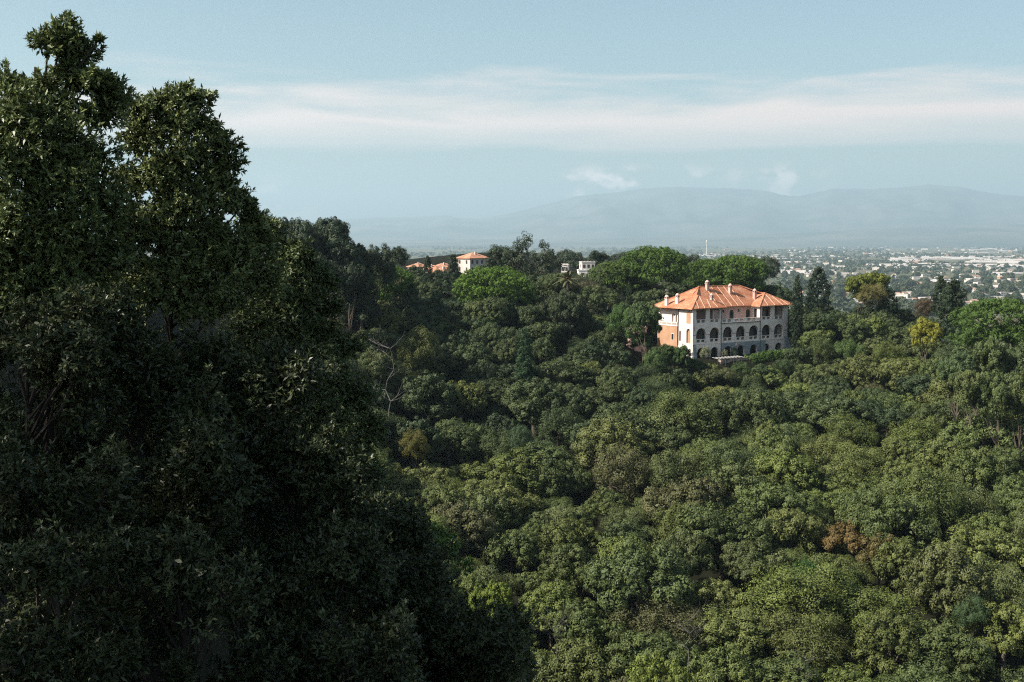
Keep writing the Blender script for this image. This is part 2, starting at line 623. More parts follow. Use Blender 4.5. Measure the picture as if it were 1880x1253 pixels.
# far mountain range
ridge = [(-300, 420), (300, 415), (560, 410), (640, 403), (700, 400), (760, 399), (820, 396), (850, 402), (885, 402), (940, 392), (1000, 376), (1060, 361), (1120, 355), (1180, 347), (1240, 344), (1300, 346), (1360, 347),
         (1400, 351), (1450, 362), (1480, 358), (1520, 348), (1580, 348), (1640, 346), (1700, 340), (1760, 344), (1800, 354), (1880, 362), (2000, 375), (2300, 400)]
rx, ry = np.array(ridge, float).T
front = [(-300, 441), (700, 441), (1000, 439), (1250, 436), (1400, 430), (1550, 424), (1640, 417), (1750, 414), (1880, 412), (2300, 405)]
fx, fy = np.array(front, float).T


def fbm(x, y, o=5):
    return mnoise.fractal(Vector((x, y, 3.3)), 0.9, 2.1, o)


def range_mesh(name, xs, ys, dist, depth, nr, seed, rough):
    na = 300
    V, F = [], []
    for i in range(na):
        px = -300 + 2600 * i / (na - 1)
        h = (HORY - np.interp(px, xs, ys)) / FPX * dist + 0 - PLAIN_Z * 0
        sl = (px - PW / 2) / FPX
        for j in range(nr):
            t = j / (nr - 1)
            Yd = dist - depth * (1 - t * 1.25)
            prof = min(t * 1.25, 1.0)
            prof = prof ** 0.8 if t <= 0.8 else 1.0 - (t - 0.8) * 2.5
            n = fbm(px * 0.012 + seed, t * 3.2 + seed)
            spur = 1 + rough * n * math.sin(math.pi * min(prof, 1))
            spur += 0.015 * fbm(px * 0.09 + seed, t * 2)
            z = PLAIN_Z - 0.5 + (h - PLAIN_Z) * max(prof * spur, 0)
            V.append((sl * Yd, Yd, z))
    for i in range(na - 1):
        for j in range(nr - 1):
            a = i * nr + j
            F.append((a, a + nr, a + nr + 1, a + 1))
    o = link(name, poly_mesh(name, V, F, M['mountain'], True))
    o['kind'] = 'structure'


range_mesh('mountain', rx, ry, 36000, 11000, 40, 1.7, 0.26)
range_mesh('foothill', fx, fy, 24000, 5000, 24, 8.2, 0.3)

# ------------------------------------------------------------------ villa
villa = empty('villa', tuple(VC), VTH)
tag(villa, 'large pink villa with orange tiled hip roof and rows of arches above the forest', 'villa')
FU = lambda a, b, t: (a, t, b)          # facade plane: a along the front, b up, t depth
FS = lambda a, b, t: (t, a, b)          # side plane


def wall(mb, a0, a1, z0, z1, t0, t1, openings, fn):
    """openings: (left, right, sill, springing or head, arched)"""
    ops = sorted(openings)
    cur = a0
    for l, r, zb, zs, arched in ops:
        if l > cur:
            mb.prism([(cur, z0), (l, z0), (l, z1), (cur, z1)], t0, t1, fn)
        if zb > z0:
            mb.prism([(l, z0), (r, z0), (r, zb), (l, zb)], t0, t1, fn)
        if arched:
            c, rad = (l + r) / 2, (r - l) / 2
            K = 12
            for k in range(K):
                t_0, t_1 = math.pi - math.pi * k / K, math.pi - math.pi * (k + 1) / K
                x0, y0 = c + rad * math.cos(t_0), zs + rad * math.sin(t_0)
                x1, y1 = c + rad * math.cos(t_1), zs + rad * math.sin(t_1)
                mb.prism([(x0, y0), (x1, y1), (x1, z1), (x0, z1)], t0, t1, fn)
        elif zs < z1:
            mb.prism([(l, zs), (r, zs), (r, z1), (l, z1)], t0, t1, fn)
        cur = r
    if cur < a1:
        mb.prism([(cur, z0), (a1, z0), (a1, z1), (cur, z1)], t0, t1, fn)
    return mb


FL, FD = 36.2, 14.4
Z1, Z2, ZE = 3.45, 8.85, 13.02
bay = [1.26 + 4.94 * i for i in range(7)]
# ground storey, arcade and upper storey of the front
wall(MB(), 0.0, FL, -0.8, Z1, 0.0, 0.6, [(b + 0.42, b + 3.30, -0.75, 0.92, True) for b in bay], FU).obj('ground_wall', M['plaster'], villa)
wall(MB(), 0.0, FL, Z1 + 0.004, Z2, 0.003, 0.55, [(b, b + 3.58, Z1 + 0.25, 5.88, True) for b in bay], FU).obj('arcade_wall', M['plaster'], villa)
for a0, a1, ops in ((0.0, 10.45, bay[:2]), (25.05, FL, bay[5:])):
    wall(MB(), a0, a1, Z2 + 0.004, ZE, 0.006, 0.5, [(b, b + 3.6, Z2 + 0.15, 12.75, False) for b in ops], FU).obj('loggia_wall', M['plaster'], villa)
# returns of the two pavilions towards the terrace
wall(MB(), 0.5, 3.5, Z2 + 0.004, ZE, 10.0, 10.45, [(1.1, 2.9, Z2 + 0.2, 12.2, False)], FS).obj('return_wall', M['plaster'], villa)
wall(MB(), 0.5, 3.5, Z2 + 0.004, ZE, 25.05, 25.5, [(1.1, 2.6, Z2 + 0.2, 12.2, False)], FS).obj('return_wall', M['plaster'], villa)
# rear walls of the galleries
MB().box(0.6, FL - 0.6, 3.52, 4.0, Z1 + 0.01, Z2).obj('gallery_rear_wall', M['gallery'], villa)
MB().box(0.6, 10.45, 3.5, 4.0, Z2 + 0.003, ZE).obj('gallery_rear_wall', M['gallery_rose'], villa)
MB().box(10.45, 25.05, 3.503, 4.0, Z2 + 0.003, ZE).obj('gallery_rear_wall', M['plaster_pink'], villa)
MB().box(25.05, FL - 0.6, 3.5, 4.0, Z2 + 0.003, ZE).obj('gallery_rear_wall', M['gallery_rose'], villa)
MB().box(0.6, FL - 0.6, 3.4, 4.0, -0.8, Z1).obj('ground_rear_wall', M['wood_dark'], villa)  # dark colour stands in for deep shade behind the ground arches
MB().box(0.3, FL - 0.3, 0.3, 13.8, Z1 - 0.25, Z1).obj('floor_slab', M['plaster'], villa)
MB().box(0.3, FL - 0.3, 0.3, 13.8, Z2 - 0.25, Z2 - 0.003).obj('floor_slab', M['plaster'], villa)
for a0, a1, y0 in ((0.3, 11.0, 0.53), (11.001, 24.6, 2.5), (24.601, FL - 0.3, 0.53)):
    MB().box(a0, a1, y0, 13.8, ZE - 0.12, ZE - 0.01).obj('ceiling_slab', M['plaster'], villa)
# side, rear and far walls
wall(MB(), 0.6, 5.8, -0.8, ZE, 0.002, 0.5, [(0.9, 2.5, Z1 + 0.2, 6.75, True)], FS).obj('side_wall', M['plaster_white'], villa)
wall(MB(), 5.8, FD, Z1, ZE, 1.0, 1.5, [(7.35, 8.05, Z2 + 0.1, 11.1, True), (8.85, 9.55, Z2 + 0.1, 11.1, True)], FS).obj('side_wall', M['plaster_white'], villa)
MB().box(0.002, 1.0, 5.5, 5.798, Z2, ZE).obj('side_wall_return', M['plaster_white'], villa)
MB().box(1.5, 1.56, 7.0, 10.0, Z2, ZE).obj('niche_back', M['plaster_orange'], villa)
MB().box(0.45, 0.5, 0.85, 2.55, Z1, 8.2).obj('niche_back', M['plaster_orange'], villa)
MB().box(-0.05, 0.06, 0.9, 2.5, 9.0, 12.2).obj('upper_shutter', M['plaster_orange'], villa)
MB().box(FL - 0.5, FL - 0.002, 0.6, FD, -0.8, ZE).obj('side_wall', M['plaster'], villa)
MB().box(0.5, FL - 0.5, FD - 0.5, FD - 0.003, -0.8, ZE).obj('rear_wall', M['plaster'], villa)
# orange terrace block on the side
MB().box(-0.3, 0.998, 5.85, FD - 0.4, -0.8, 8.0).obj('terrace_block', M['plaster_orange'], villa)
MB().box(-0.42, 1.0, 5.7, FD - 0.3, 8.0, 8.18).obj('terrace_cornice', M['plaster'], villa)
fr = MB().box(-0.36, -0.2, 5.75, FD - 0.3, 8.98, 9.12)
for k in range(5):
    y = 5.75 + k * 2.03
    fr.box(-0.38, -0.18, y, y + 0.24, 8.18, 8.98)
fr.obj('terrace_rail', M['plaster_white'], villa)
for k in range(4):
    y0, y1 = 5.99 + k * 2.03, 7.78 + k * 2.03
    lt = MB()
    for i in range(5):
        ya, yb = y0 + (y1 - y0) * i / 5, y0 + (y1 - y0) * (i + 1) / 5
        for p, q in (((ya, 8.18), (yb, 8.98)), ((yb, 8.18), (ya, 8.98))):
            lt.tube([(-0.28, p[0], p[1]), (-0.28, q[0], q[1])], 0.055, 4)
    lt.obj('lattice_panel', M['plaster_white'], villa)
# terrace block windows
w = MB().box(-0.36, -0.302, 7.1, 8.2, 4.1, 6.0).obj('window_frame', M['plaster_white'], villa)
MB().box(-0.40, -0.362, 7.25, 8.05, 4.25, 5.85).obj('window_pane', M['glass_dark'], w)
w = MB().box(-0.055, 0.0, 4.55, 5.35, 4.0, 6.9).obj('window_frame', M['plaster_pink'], villa)
MB().box(-0.095, -0.057, 4.7, 5.2, 4.15, 6.75).obj('window_pane', M['glass_dark'], w)


# balustrades
def lattice(name='lattice_panel', wd=1.15, h=0.74):
    b = MB()
    b.box(0, wd, -0.05, 0.05, 0, 0.07)
    b.box(0, wd, -0.05, 0.05, h - 0.07, h)
    b.box(0, 0.07, -0.05, 0.05, 0.07, h - 0.07)
    b.box(wd - 0.07, wd, -0.05, 0.05, 0.07, h - 0.07)
    for i in range(3):
        xa, xb = 0.07 + (wd - 0.14) * i / 3, 0.07 + (wd - 0.14) * (i + 1) / 3
        b.tube([(xa, 0, 0.07), (xb, 0, h - 0.07)], 0.03, 4)
        b.tube([(xb, 0, 0.07), (xa, 0, h - 0.07)], 0.03, 4)
    return b.mesh(name, M['stone_brown'])


LAT = lattice()


def rail(u0, u1, z, panels, wpos=0.2):
    zt = z + 1.0
    b = MB().box(u0, u1, wpos - 0.14, wpos + 0.14, zt - 0.13, zt)
    b.box(u0, u1, wpos - 0.11, wpos + 0.11, z, z + 0.13)
    xs = [u0]
    for p in panels:
        xs += [p, p + 1.15]
    xs.append(u1)
    for i in range(0, len(xs), 2):
        if xs[i + 1] - xs[i] > 0.02:
            b.box(xs[i], xs[i + 1], wpos - 0.1, wpos + 0.1, z + 0.13, zt - 0.13)
    o = b.obj('balustrade', M['plaster'], villa)
    for p in panels:
        link('lattice_panel', LAT, o, loc=(p, wpos, z + 0.13))


for b in bay:
    rail(b, b + 3.58, Z1 + 0.26, [b + 0.35, b + 2.05], 0.28)
for b in bay[:2] + bay[5:]:
    rail(b, b + 3.6, Z2 + 0.16, [b + 0.35, b + 2.05], 0.25)
rail(10.45, 25.05, Z2 + 0.02, [11.0, 12.9, 15.7, 17.6, 20.4, 22.3], 0.2)
MB().box(10.45, 25.05, -0.25, 0.5, Z2 - 0.13, Z2 + 0.018).obj('terrace_ledge', M['plaster'], villa)
# string courses and impost bands
MB().box(-0.06, FL + 0.05, -0.08, 0.0, Z1 - 0.12, Z1 + 0.1).obj('string_course', M['plaster'], villa)
for i in range(8):
    a = bay[i - 1] + 3.58 if i else 0.0
    e = bay[i] if i < 7 else FL
    MB().box(a - 0.03, e + 0.03, -0.05, 0.002, 5.72, 5.92).obj('impost_band', M['stone_grey'], villa)
for b in bay:
    K = 14
    ar = MB()
    for k in range(K):
        t0, t1 = math.pi * k / K, math.pi * (k + 1) / K
        c = b + 1.79
        pts = [(c + r_ * math.cos(t), 5.9 + r_ * math.sin(t)) for r_, t in ((1.79, t0), (2.05, t0), (2.05, t1), (1.79, t1))]
        ar.prism(pts, -0.045, 0.0, FU)
    ar.obj('arch_moulding', M['plaster'], villa)
# doors, windows and lanterns in the rear walls
for z0, spr, items in ((Z1, 6.0, [(b + 0.6, 1.5) for b in bay]), (Z2, 11.3, [(2.1, 0.9), (7.6, 1.5), (16.9, 1.45), (23.2, 1.45), (31.0, 0.9), (33.2, 1.2)])):
    for a, wd in items:
        K = 10
        c, rad = a + wd / 2, wd / 2
        poly = [(a, z0 + 0.03), (a + wd, z0 + 0.03)] + [(c + rad * math.cos(math.pi * k / K), spr + rad * math.sin(math.pi * k / K)) for k in range(K + 1)]
        d = MB().prism(poly, 3.44, 3.5, FU).obj('door', M['wood_dark'], villa)
        polyg = [(a + 0.15, z0 + 1.0), (c - 0.05, z0 + 1.0), (c - 0.05, spr), (a + 0.15, spr)]
        polyh = [(2 * c - x, y) for x, y in polyg][::-1]
        MB().prism(polyg, 3.415, 3.438, FU).prism(polyh, 3.415, 3.438, FU).obj('door_pane', M['glass_dark'], d)
for a, z in [(20.2, 11.7), (14.4, 11.7), (26.9, 11.9), (4.4, 11.9), (3.2, 6.9), (8.2, 6.9), (13.2, 6.9), (18.1, 6.9), (23.0, 6.9), (28.0, 6.9)]:
    MB().lathe([(0.05, -0.35), (0.2, -0.2), (0.26, 0.1), (0.1, 0.3), (0.03, 0.45)], 8, (a, 3.3, z)).obj('lantern', M['metal_dark'], villa)
MB().lathe([(0.04, -0.3), (0.14, -0.2), (0.17, 0.1), (0.05, 0.3)], 8, (0.85, 8.45, 11.0)).obj('lantern', M['metal_dark'], villa)
# stone plinth, corner buttresses, pipes
b = MB()
b.add([(-0.25, -0.75, -0.9), (1.15, -0.75, -0.9), (1.15, -0.02, -0.9), (-0.25, -0.02, -0.9), (-0.03, -0.10, 3.35), (1.15, -0.10, 3.35), (1.15, -0.02, 3.35), (-0.03, -0.02, 3.35)],
      [(0, 1, 5, 4), (1, 2, 6, 5), (2, 3, 7, 6), (3, 0, 4, 7), (4, 5, 6, 7), (0, 3, 2, 1)])
b.obj('corner_buttress', M['stone_grey'], villa)
b = MB()
b.add([(34.75, -1.2, -0.9), (38.0, -1.2, -0.9), (38.0, 1.2, -0.9), (34.75, 1.2, -0.9), (34.9, -0.06, 4.1), (36.35, -0.06, 4.1), (36.35, 1.0, 4.1), (34.9, 1.0, 4.1)],
      [(0, 1, 5, 4), (1, 2, 6, 5), (2, 3, 7, 6), (3, 0, 4, 7), (4, 5, 6, 7), (0, 3, 2, 1)])
b.obj('corner_buttress', M['stone_grey'], villa)
# grey stone facing of the middle of the ground storey, opened around the arches
wall(MB(), 10.5, 27.4, -0.85, 3.3, -0.12, -0.004, [(bb + 0.40, bb + 3.32, -0.8, 0.92, True) for bb in bay[2:5]], FU).obj('stone_facing', M['stone_grey'], villa)
for a in (10.35, 25.2):
    MB().tube([(a, -0.2, -0.5), (a, -0.2, 12.9)], 0.08, 6).obj('downpipe', M['metal_dark'], villa)
MB().tube([(-0.12, 5.72, 3.0), (-0.12, 5.72, 12.9)], 0.09, 6).obj('downpipe', M['metal_dark'], villa)
MB().box(10.45, 25.1, -0.33, -0.25, Z2 - 0.2, Z2 - 0.06).obj('gutter', M['metal_dark'], villa)
for a in (0.45, 35.55):
    MB().box(a, a + 0.3, -0.06, 0.004, 7.0, 8.5).obj('wall_plaque', M['plaster_pink'], villa)

# roof
E0 = 13.1
fl, frc = (-1.3, -1.1, E0), (11.5, -1.1, E0)
mL, mR = (11.5, 2.3, E0), (24.0, 2.3, E0)
rl, rr = (24.0, -1.1, E0), (37.6, -1.1, E0)
br, bl = (37.6, 15.3, E0), (-1.3, 15.3, E0)
aL, jL = (5.2, 3.65, 16.3), (5.2, 6.0, 16.35)
aR, jR = (30.7, 3.65, 16.35), (30.7, 6.0, 16.38)
r0, r1 = (9.9, 8.4, 18.45), (25.2, 8.4, 18.5)
RV = [fl, frc, mL, mR, rl, rr, br, bl, aL, jL, aR, jR, r0, r1]
fl_, fr_, mL_, mR_, rl_, rr_, br_, bl_, aL_, jL_, aR_, jR_, r0_, r1_ = range(14)
tops = [(fl_, aL_, jL_), (fl_, jL_, r0_), (fl_, r0_, bl_), (fl_, fr_, aL_), (fr_, mL_, jL_), (fr_, jL_, aL_), (mL_, mR_, jR_), (mL_, jR_, r1_), (mL_, r1_, r0_), (mL_, r0_, jL_),
        (mR_, rl_, aR_), (mR_, aR_, jR_), (rl_, rr_, aR_), (rr_, jR_, aR_), (rr_, r1_, jR_), (rr_, br_, r1_), (br_, bl_, r0_), (br_, r0_, r1_)]
low_ = [(x, y, z - 0.24) for x, y, z in RV]
rim = [fl_, fr_, mL_, mR_, rl_, rr_, br_, bl_]
Fr = list(tops) + [tuple(i + 14 for i in rim[::-1])]
Fr += [(rim[(i + 1) % 8], rim[i], rim[i] + 14, rim[(i + 1) % 8] + 14) for i in range(8)]
roof = link('roof', poly_mesh('roof', RV + low_, Fr, M['roof']), villa)


def on_roof(u, w):
    best = None
    for t in tops:
        a, b_, c = (np.array(RV[i]) for i in t)
        d = (b_[1] - c[1]) * (a[0] - c[0]) + (c[0] - b_[0]) * (a[1] - c[1])
        if abs(d) < 1e-6:
            continue
        l1 = ((b_[1] - c[1]) * (u - c[0]) + (c[0] - b_[0]) * (w - c[1])) / d
        l2 = ((c[1] - a[1]) * (u - c[0]) + (a[0] - c[0]) * (w - c[1])) / d
        l3 = 1 - l1 - l2
        if min(l1, l2, l3) > -1e-4:
            z = l1 * a[2] + l2 * b_[2] + l3 * c[2]
            best = z if best is None else max(best, z)
    return best if best is not None else E0


for a, c in ((fl, aL), (aL, jL), (jL, r0), (r0, r1), (bl, r0), (rl, aR), (rr, aR), (aR, jR), (r1, rr), (r1, br), (frc, aL)):
    MB().tube([(a[0], a[1], a[2] + 0.03), (c[0], c[1], c[2] + 0.03)], 0.14, 6).obj('ridge_tiles', M['roof'], roof)
strips = [(1.2, 3.6), (3.4, 5.3), (5.6, 7.6), (8.2, 8.4), (11.9, 12.0), (14.3, 14.3), (16.7, 16.6), (19.1, 19.0), (21.4, 21.2), (27.3, 28.7), (30.0, 30.5), (33.0, 32.2), (35.2, 33.4)]
for ue, ur in strips:
    we = -1.05 if ue < 11.4 or ue > 24.1 else 2.35
    wr = 3.3 if (ue < 9 or ue > 24.1) else 8.2
    pts = []
    for k in range(9):
        t = k / 8
        u_, w_ = ue + (ur - ue) * t, we + (wr - we) * t
        pts.append((u_, w_, on_roof(u_, w_) + 0.02))
    MB().tube(pts, 0.10, 5).obj('pale_tile_row', M['roof_pale'], roof)
# chimneys
for k, (u, w_, ht, s) in enumerate([(-0.3, 10.2, 2.8, 1.0), (0.9, 7.2, 2.7, 0.95), (12.0, 7.4, 2.6, 1.0), (10.3, 3.8, 2.1, 0.85), (19.6, 6.2, 2.5, 0.95), (27.2, 4.2, 2.9, 0.95)]):
    z0 = on_roof(u, w_) - 0.5
    hh = 0.40 * s
    zt = z0 + 0.5 + ht * 0.62
    ch = MB().box(u - hh, u + hh, w_ - hh, w_ + hh, z0, zt).obj('chimney', M['plaster_pink'] if k > 1 else M['plaster'], villa)
    cp = MB().box(u - hh - 0.12, u + hh + 0.12, w_ - hh - 0.12, w_ + hh + 0.12, zt + 0.002, zt + 0.12)
    for sx in (-1, 1):
        for sy in (-1, 1):
            cp.box(u + sx * hh * 0.8 - 0.09, u + sx * hh * 0.8 + 0.09, w_ + sy * hh * 0.8 - 0.09, w_ + sy * hh * 0.8 + 0.09, zt + 0.12, zt + 0.45)
    cp.obj('chimney_cap', M['plaster_pink'], ch)
    MB().box(u - hh * 0.65, u + hh * 0.65, w_ - hh * 0.65, w_ + hh * 0.65, zt + 0.121, zt + 0.449).obj('flue', M['metal_dark'], ch)
    MB().lathe([(hh + 0.18, zt + 0.45), (hh + 0.2, zt + 0.58), (hh + 0.02, zt + 0.85), (hh * 0.5, zt + 1.05), (0.03, zt + 1.12)], 10, (u, w_, 0)).obj('cap_dome', M['plaster_pink'], ch)
    if k == 0:
        v = MB().tube([(u, w_, zt + 1.1), (u, w_, zt + 2.7)], 0.04, 5)
        v.box(u - 0.75, u + 0.75, w_ - 0.05, w_ + 0.05, zt + 1.35, zt + 1.45)
        v.prism([(u - 0.5, zt + 2.2), (u + 0.55, zt + 2.1), (u + 0.35, zt + 2.4), (u - 0.5, zt + 2.65)], w_ - 0.03, w_ + 0.03, FU)
        v.obj('weather_vane', M['metal_pale'], ch)


def villa_pt(u, w, z=0.0):
    return tuple(vil(u, w, z))


# pergola in front of the villa
pg = empty('pergola', villa_pt(2.2, -7.2, -2.4), VTH)
tag(pg, 'low slatted pergola on dark posts in front of the villa arches', 'pergola')
for x in (0.2, 3.2, 6.2, 9.2):
    for y in (0.1, 2.9):
        MB().box(x - 0.07, x + 0.07, y - 0.07, y + 0.07, -4.0, 2.3).obj('post', M['metal_dark'], pg)
for y in (0.1, 2.9):
    MB().box(0, 9.4, y - 0.05, y + 0.05, 2.302, 2.42).obj('beam', M['metal_dark'], pg)
SLAT = MB().box(-0.045, 0.045, -0.3, 3.3, 0, 0.1).mesh('slat', M['metal_pale'])
for k in range(9):
    link('slat', SLAT, pg, loc=(0.2 + k * 1.12, 0, 2.422), rot=(0, 0, -0.32))
# stone retaining wall under the terrace
rw = empty('retaining_wall', villa_pt(4.5, -6.2, -3.4), VTH)
tag(rw, 'rough brown stone retaining wall below the villa terrace', 'wall')
MB().box(0, 13.5, 0.12, 0.9, -4.0, 2.95).obj('wall_core', M['stone_brown'], rw)
MB().box(-0.1, 13.6, 0.0, 1.0, 2.952, 3.15).obj('coping', M['stone_brown'], rw)
STN = [MB().prism([(0, 0.02), (0.05, 0), (0.9, 0.02), (0.95, 0.4), (0.9, 0.5), (0.04, 0.48)], -0.02 * k, 0.14, FU).mesh('stone', M['stone_brown' if k != 1 else 'plaster_pink']) for k in range(3)]
for r_ in range(5):
    for c_ in range(13):
        link('stone', STN[(r_ * 7 + c_ * 5) % 3], rw, loc=(0.15 + c_ * 1.02 + (r_ % 2) * 0.3 - 0.15, -0.0, 0.2 + r_ * 0.54))
# garden lamp on the terrace
gl = empty('garden_lamp', villa_pt(12.6, -3.6, -0.3), VTH)
tag(gl, 'garden lamp on tall post before the middle arch of the villa', 'lamp')
MB().tube([(0, 0, 0), (0, 0, 2.9)], 0.07, 6).obj('post', M['metal_dark'], gl)
MB().lathe([(0.1, 2.9), (0.33, 3.1), (0.36, 3.45), (0.2, 3.75), (0.03, 3.85)], 10).obj('lamp_shade', M['plaster_pink'], gl)


# ------------------------------------------------------------------ foliage
def units(n, g=rng):
    v = g.normal(size=(n, 3))
    return v / np.linalg.norm(v, axis=1, keepdims=True)


def norm(v):
    return v / np.maximum(np.linalg.norm(v, axis=1, keepdims=True), 1e-9)


def leaf_quads(P, D, N_, ln, wd):
    """P: base, D: leaf axis, N_: facing; diamond-shaped leaves"""
    S = norm(np.cross(D, N_))
    ln = ln[:, None]
    wd = wd[:, None]
    mid = P + D * ln * 0.45
    fold = norm(np.cross(S, D)) * wd * 0.25
    return np.stack([P, mid + S * wd * 0.5 + fold, P + D * ln, mid - S * wd * 0.5 + fold], axis=1)


def clump_crown(name, lobes, mat, nb=12, rb=(0.4, 0.7), nl=45, size=(0.2, 0.32), aspect=0.6, jit=0.9, up=0.15, flat=1.0, seed=1, low_cut=-0.55, fill=0.12):
    """lobes -> knobbly bumps -> leaves; lobes: (x,y,z,rx,ry,rz)"""
    g = np.random.default_rng(seed)
    P, D, NN, T, SZ = [], [], [], [], []
    for lb in lobes:
        c, r = np.array(lb[:3]), np.array(lb[3:6])
        m = max(3, int(nb * (r.mean() / 1.5) ** 2))
        d = units(int(m * 1.8) + 4, g)
        d = d[d[:, 2] > low_cut][:m]
        bc = c + d * r * 0.82
        br_ = g.uniform(rb[0], rb[1], len(d))
        lt = g.uniform(0, 1)
        n = nl
        bd = units(len(d) * n, g)
        rep = np.repeat(d, n, axis=0)
        flip = (np.einsum('ij,ij->i', bd, rep) < -0.25)
        bd[flip] *= -1
        rad = np.repeat(br_, n)[:, None] * g.uniform(0.72, 1.08, len(bd))[:, None]
        sc = np.array([1, 1, flat])
        p = np.repeat(bc, n, axis=0) + bd * rad * sc
        nn = norm(bd + 0.6 * rep + jit * 0.28 * units(len(bd), g))
        ax = np.cross(nn, units(len(bd), g))
        ax = norm(norm(ax) + bd * 0.25 + np.array([0, 0, up * 0.5]))
        P.append(p)
        D.append(ax)
        NN.append(nn)
        bt = np.repeat(g.uniform(0, 1, len(d)), n)
        T.append(np.clip(0.25 * lt + 0.3 * bt + 0.45 * g.uniform(0, 1, len(bd)), 0, 1))
        SZ.append(g.uniform(size[0], size[1], len(bd)))
        if fill:
            k = int(len(bd) * fill)
            q = c + units(k, g) * r * (g.uniform(0, 1, (k, 1)) ** 0.4) * 0.75
            P.append(q)
            D.append(units(k, g))
            NN.append(units(k, g))
            T.append(g.uniform(0, 0.5, k))
            SZ.append(g.uniform(size[1] * 1.4, size[1] * 2.2, k))
    P, D, NN, T, SZ = (np.concatenate(a) for a in (P, D, NN, T, SZ))
    return quads_mesh(name, leaf_quads(P - D * SZ[:, None] * 0.4, D, NN, SZ, SZ * aspect), mat, T)


def trunk_mesh(name, h, r0_, r1_, limbs, mat, seed=0, bend=0.3):
    g = random.Random(seed)
    b = MB()
    pts = []
    for k in range(6):
        t = k / 5
        pts.append((g.uniform(-bend, bend) * t, g.uniform(-bend, bend) * t, -0.6 + (h + 0.6) * t))
    b.tube(pts, [r0_ + (r1_ - r0_) * k / 5 for k in range(6)], 7)
    for (x, y, z) in limbs:
        t = g.uniform(0.45, 0.9)
        s = (pts[3][0], pts[3][1], h * t)
        m_ = ((s[0] + x) / 2, (s[1] + y) / 2, (s[2] + z) / 2 - 0.12 * abs(z - s[2]))
        b.tube([s, m_, (x, y, z)], [r1_ * 0.8, r1_ * 0.55, r1_ * 0.2], 5)
    return b.mesh(name, mat)


def dome_lobes(n, R_, H, zc, r, seed, squash=1.0, spread=1.0):
    """lobes over an uneven dome; zc: height of the crown's widest level"""
    g = random.Random(seed)
    out = []
    for k in range(n):
        t = (k + 0.5) / n
        el = math.asin(min(1, 0.02 + t * 0.98)) if t > 0.0 else 0
        a = k * 2.39996 + g.uniform(-0.4, 0.4)
        f = g.uniform(0.72, 1.08)
        rr_ = g.uniform(r[0], r[1])
        x, y = R_ * f * math.cos(el) * math.cos(a) * spread, R_ * f * math.cos(el) * math.sin(a) * spread
        z = zc + H * f * math.sin(el) - 0.3
        out.append((x, y, z, rr_, rr_, rr_ * squash * g.uniform(0.8, 1.0)))
    for k in range(max(3, n // 4)):
        a = g.uniform(0, 6.28)
        rr_ = g.uniform(r[0], r[1])
        out.append((R_ * 0.75 * math.cos(a), R_ * 0.75 * math.sin(a), zc - g.uniform(0.5, 1.8), rr_, rr_, rr_))
    return out


def lobes_top(lb, k=6):
    return [(x * 0.8, y * 0.8, z - 0.2) for x, y, z, *_ in lb[::max(1, len(lb) // k)]][:k]


PROTO = {}


def proto(kind, crown_me, trunk_me, top, rad):
    PROTO.setdefault(kind, []).append((crown_me, trunk_me, top, rad))


def plant_tree(kind, idx, name, loc, rz, sc, color, label, cat='tree', group=None, crown=None):
    """sc: size of the whole tree; crown: (width, height) factors of the crown alone, its top kept at the tree's top"""
    cm, tm, top, rad = PROTO[kind][idx % len(PROTO[kind])]
    if crown is None:
        e = empty(name, loc, rz, sc)
        if tm:
            link('trunk', tm, e)
        link('crown', cm, e, color)
    else:
        e = empty(name, loc, rz)
        H_ = top * sc[2]
        if tm:
            link('trunk', tm, e, sc=(crown[0] * 0.8, crown[0] * 0.8, sc[2] * 0.96))
        link('crown', cm, e, color, loc=(0, 0, H_ - top * crown[1]), sc=(crown[0], crown[0], crown[1]))
    return tag(e, label, cat, group)


# evergreen oaks, total height about 9 m
for s in range(9):
    g = random.Random(100 + s)
    Rr = g.uniform(3.7, 4.6)
    lb = dome_lobes(g.randint(19, 26), Rr, g.uniform(3.0, 3.9), 5.0, (1.0, 1.75), 40 + s, 0.9)
    if s % 3 == 1:       # a second dome beside the first
        dx = g.uniform(1.8, 2.6)
        lb = [(x * 0.75 - dx, y * 0.8, z - 0.3, *q) for x, y, z, *q in lb[:16]] + [(x * 0.7 + dx, y * 0.75, z + 0.4, *q) for x, y, z, *q in lb[3:]]
    cm = clump_crown('oak_crown', lb, M['leaf'], nb=13, rb=(0.34, 0.66), nl=66, size=(0.16, 0.28), aspect=0.62, jit=0.9, seed=60 + s)
    tm = trunk_mesh('oak_trunk', 5.2, 0.32, 0.16, lobes_top(lb), M['bark'], s)
    proto('oak', cm, tm, 9.0, Rr + 0.8)
# softer fine-leaved trees
for s in range(3):
    lb = dome_lobes(20, 4.0, 3.8, 4.8, (1.2, 1.9), 140 + s, 1.0)
    cm = clump_crown('soft_crown', lb, M['leaf'], nb=8, rb=(0.7, 1.1), nl=95, size=(0.16, 0.28), aspect=0.4, jit=1.3, seed=160 + s, fill=0.2)
    proto('soft', cm, trunk_mesh('soft_trunk', 5.0, 0.28, 0.14, lobes_top(lb), M['bark'], 20 + s), 9.2, 4.8)
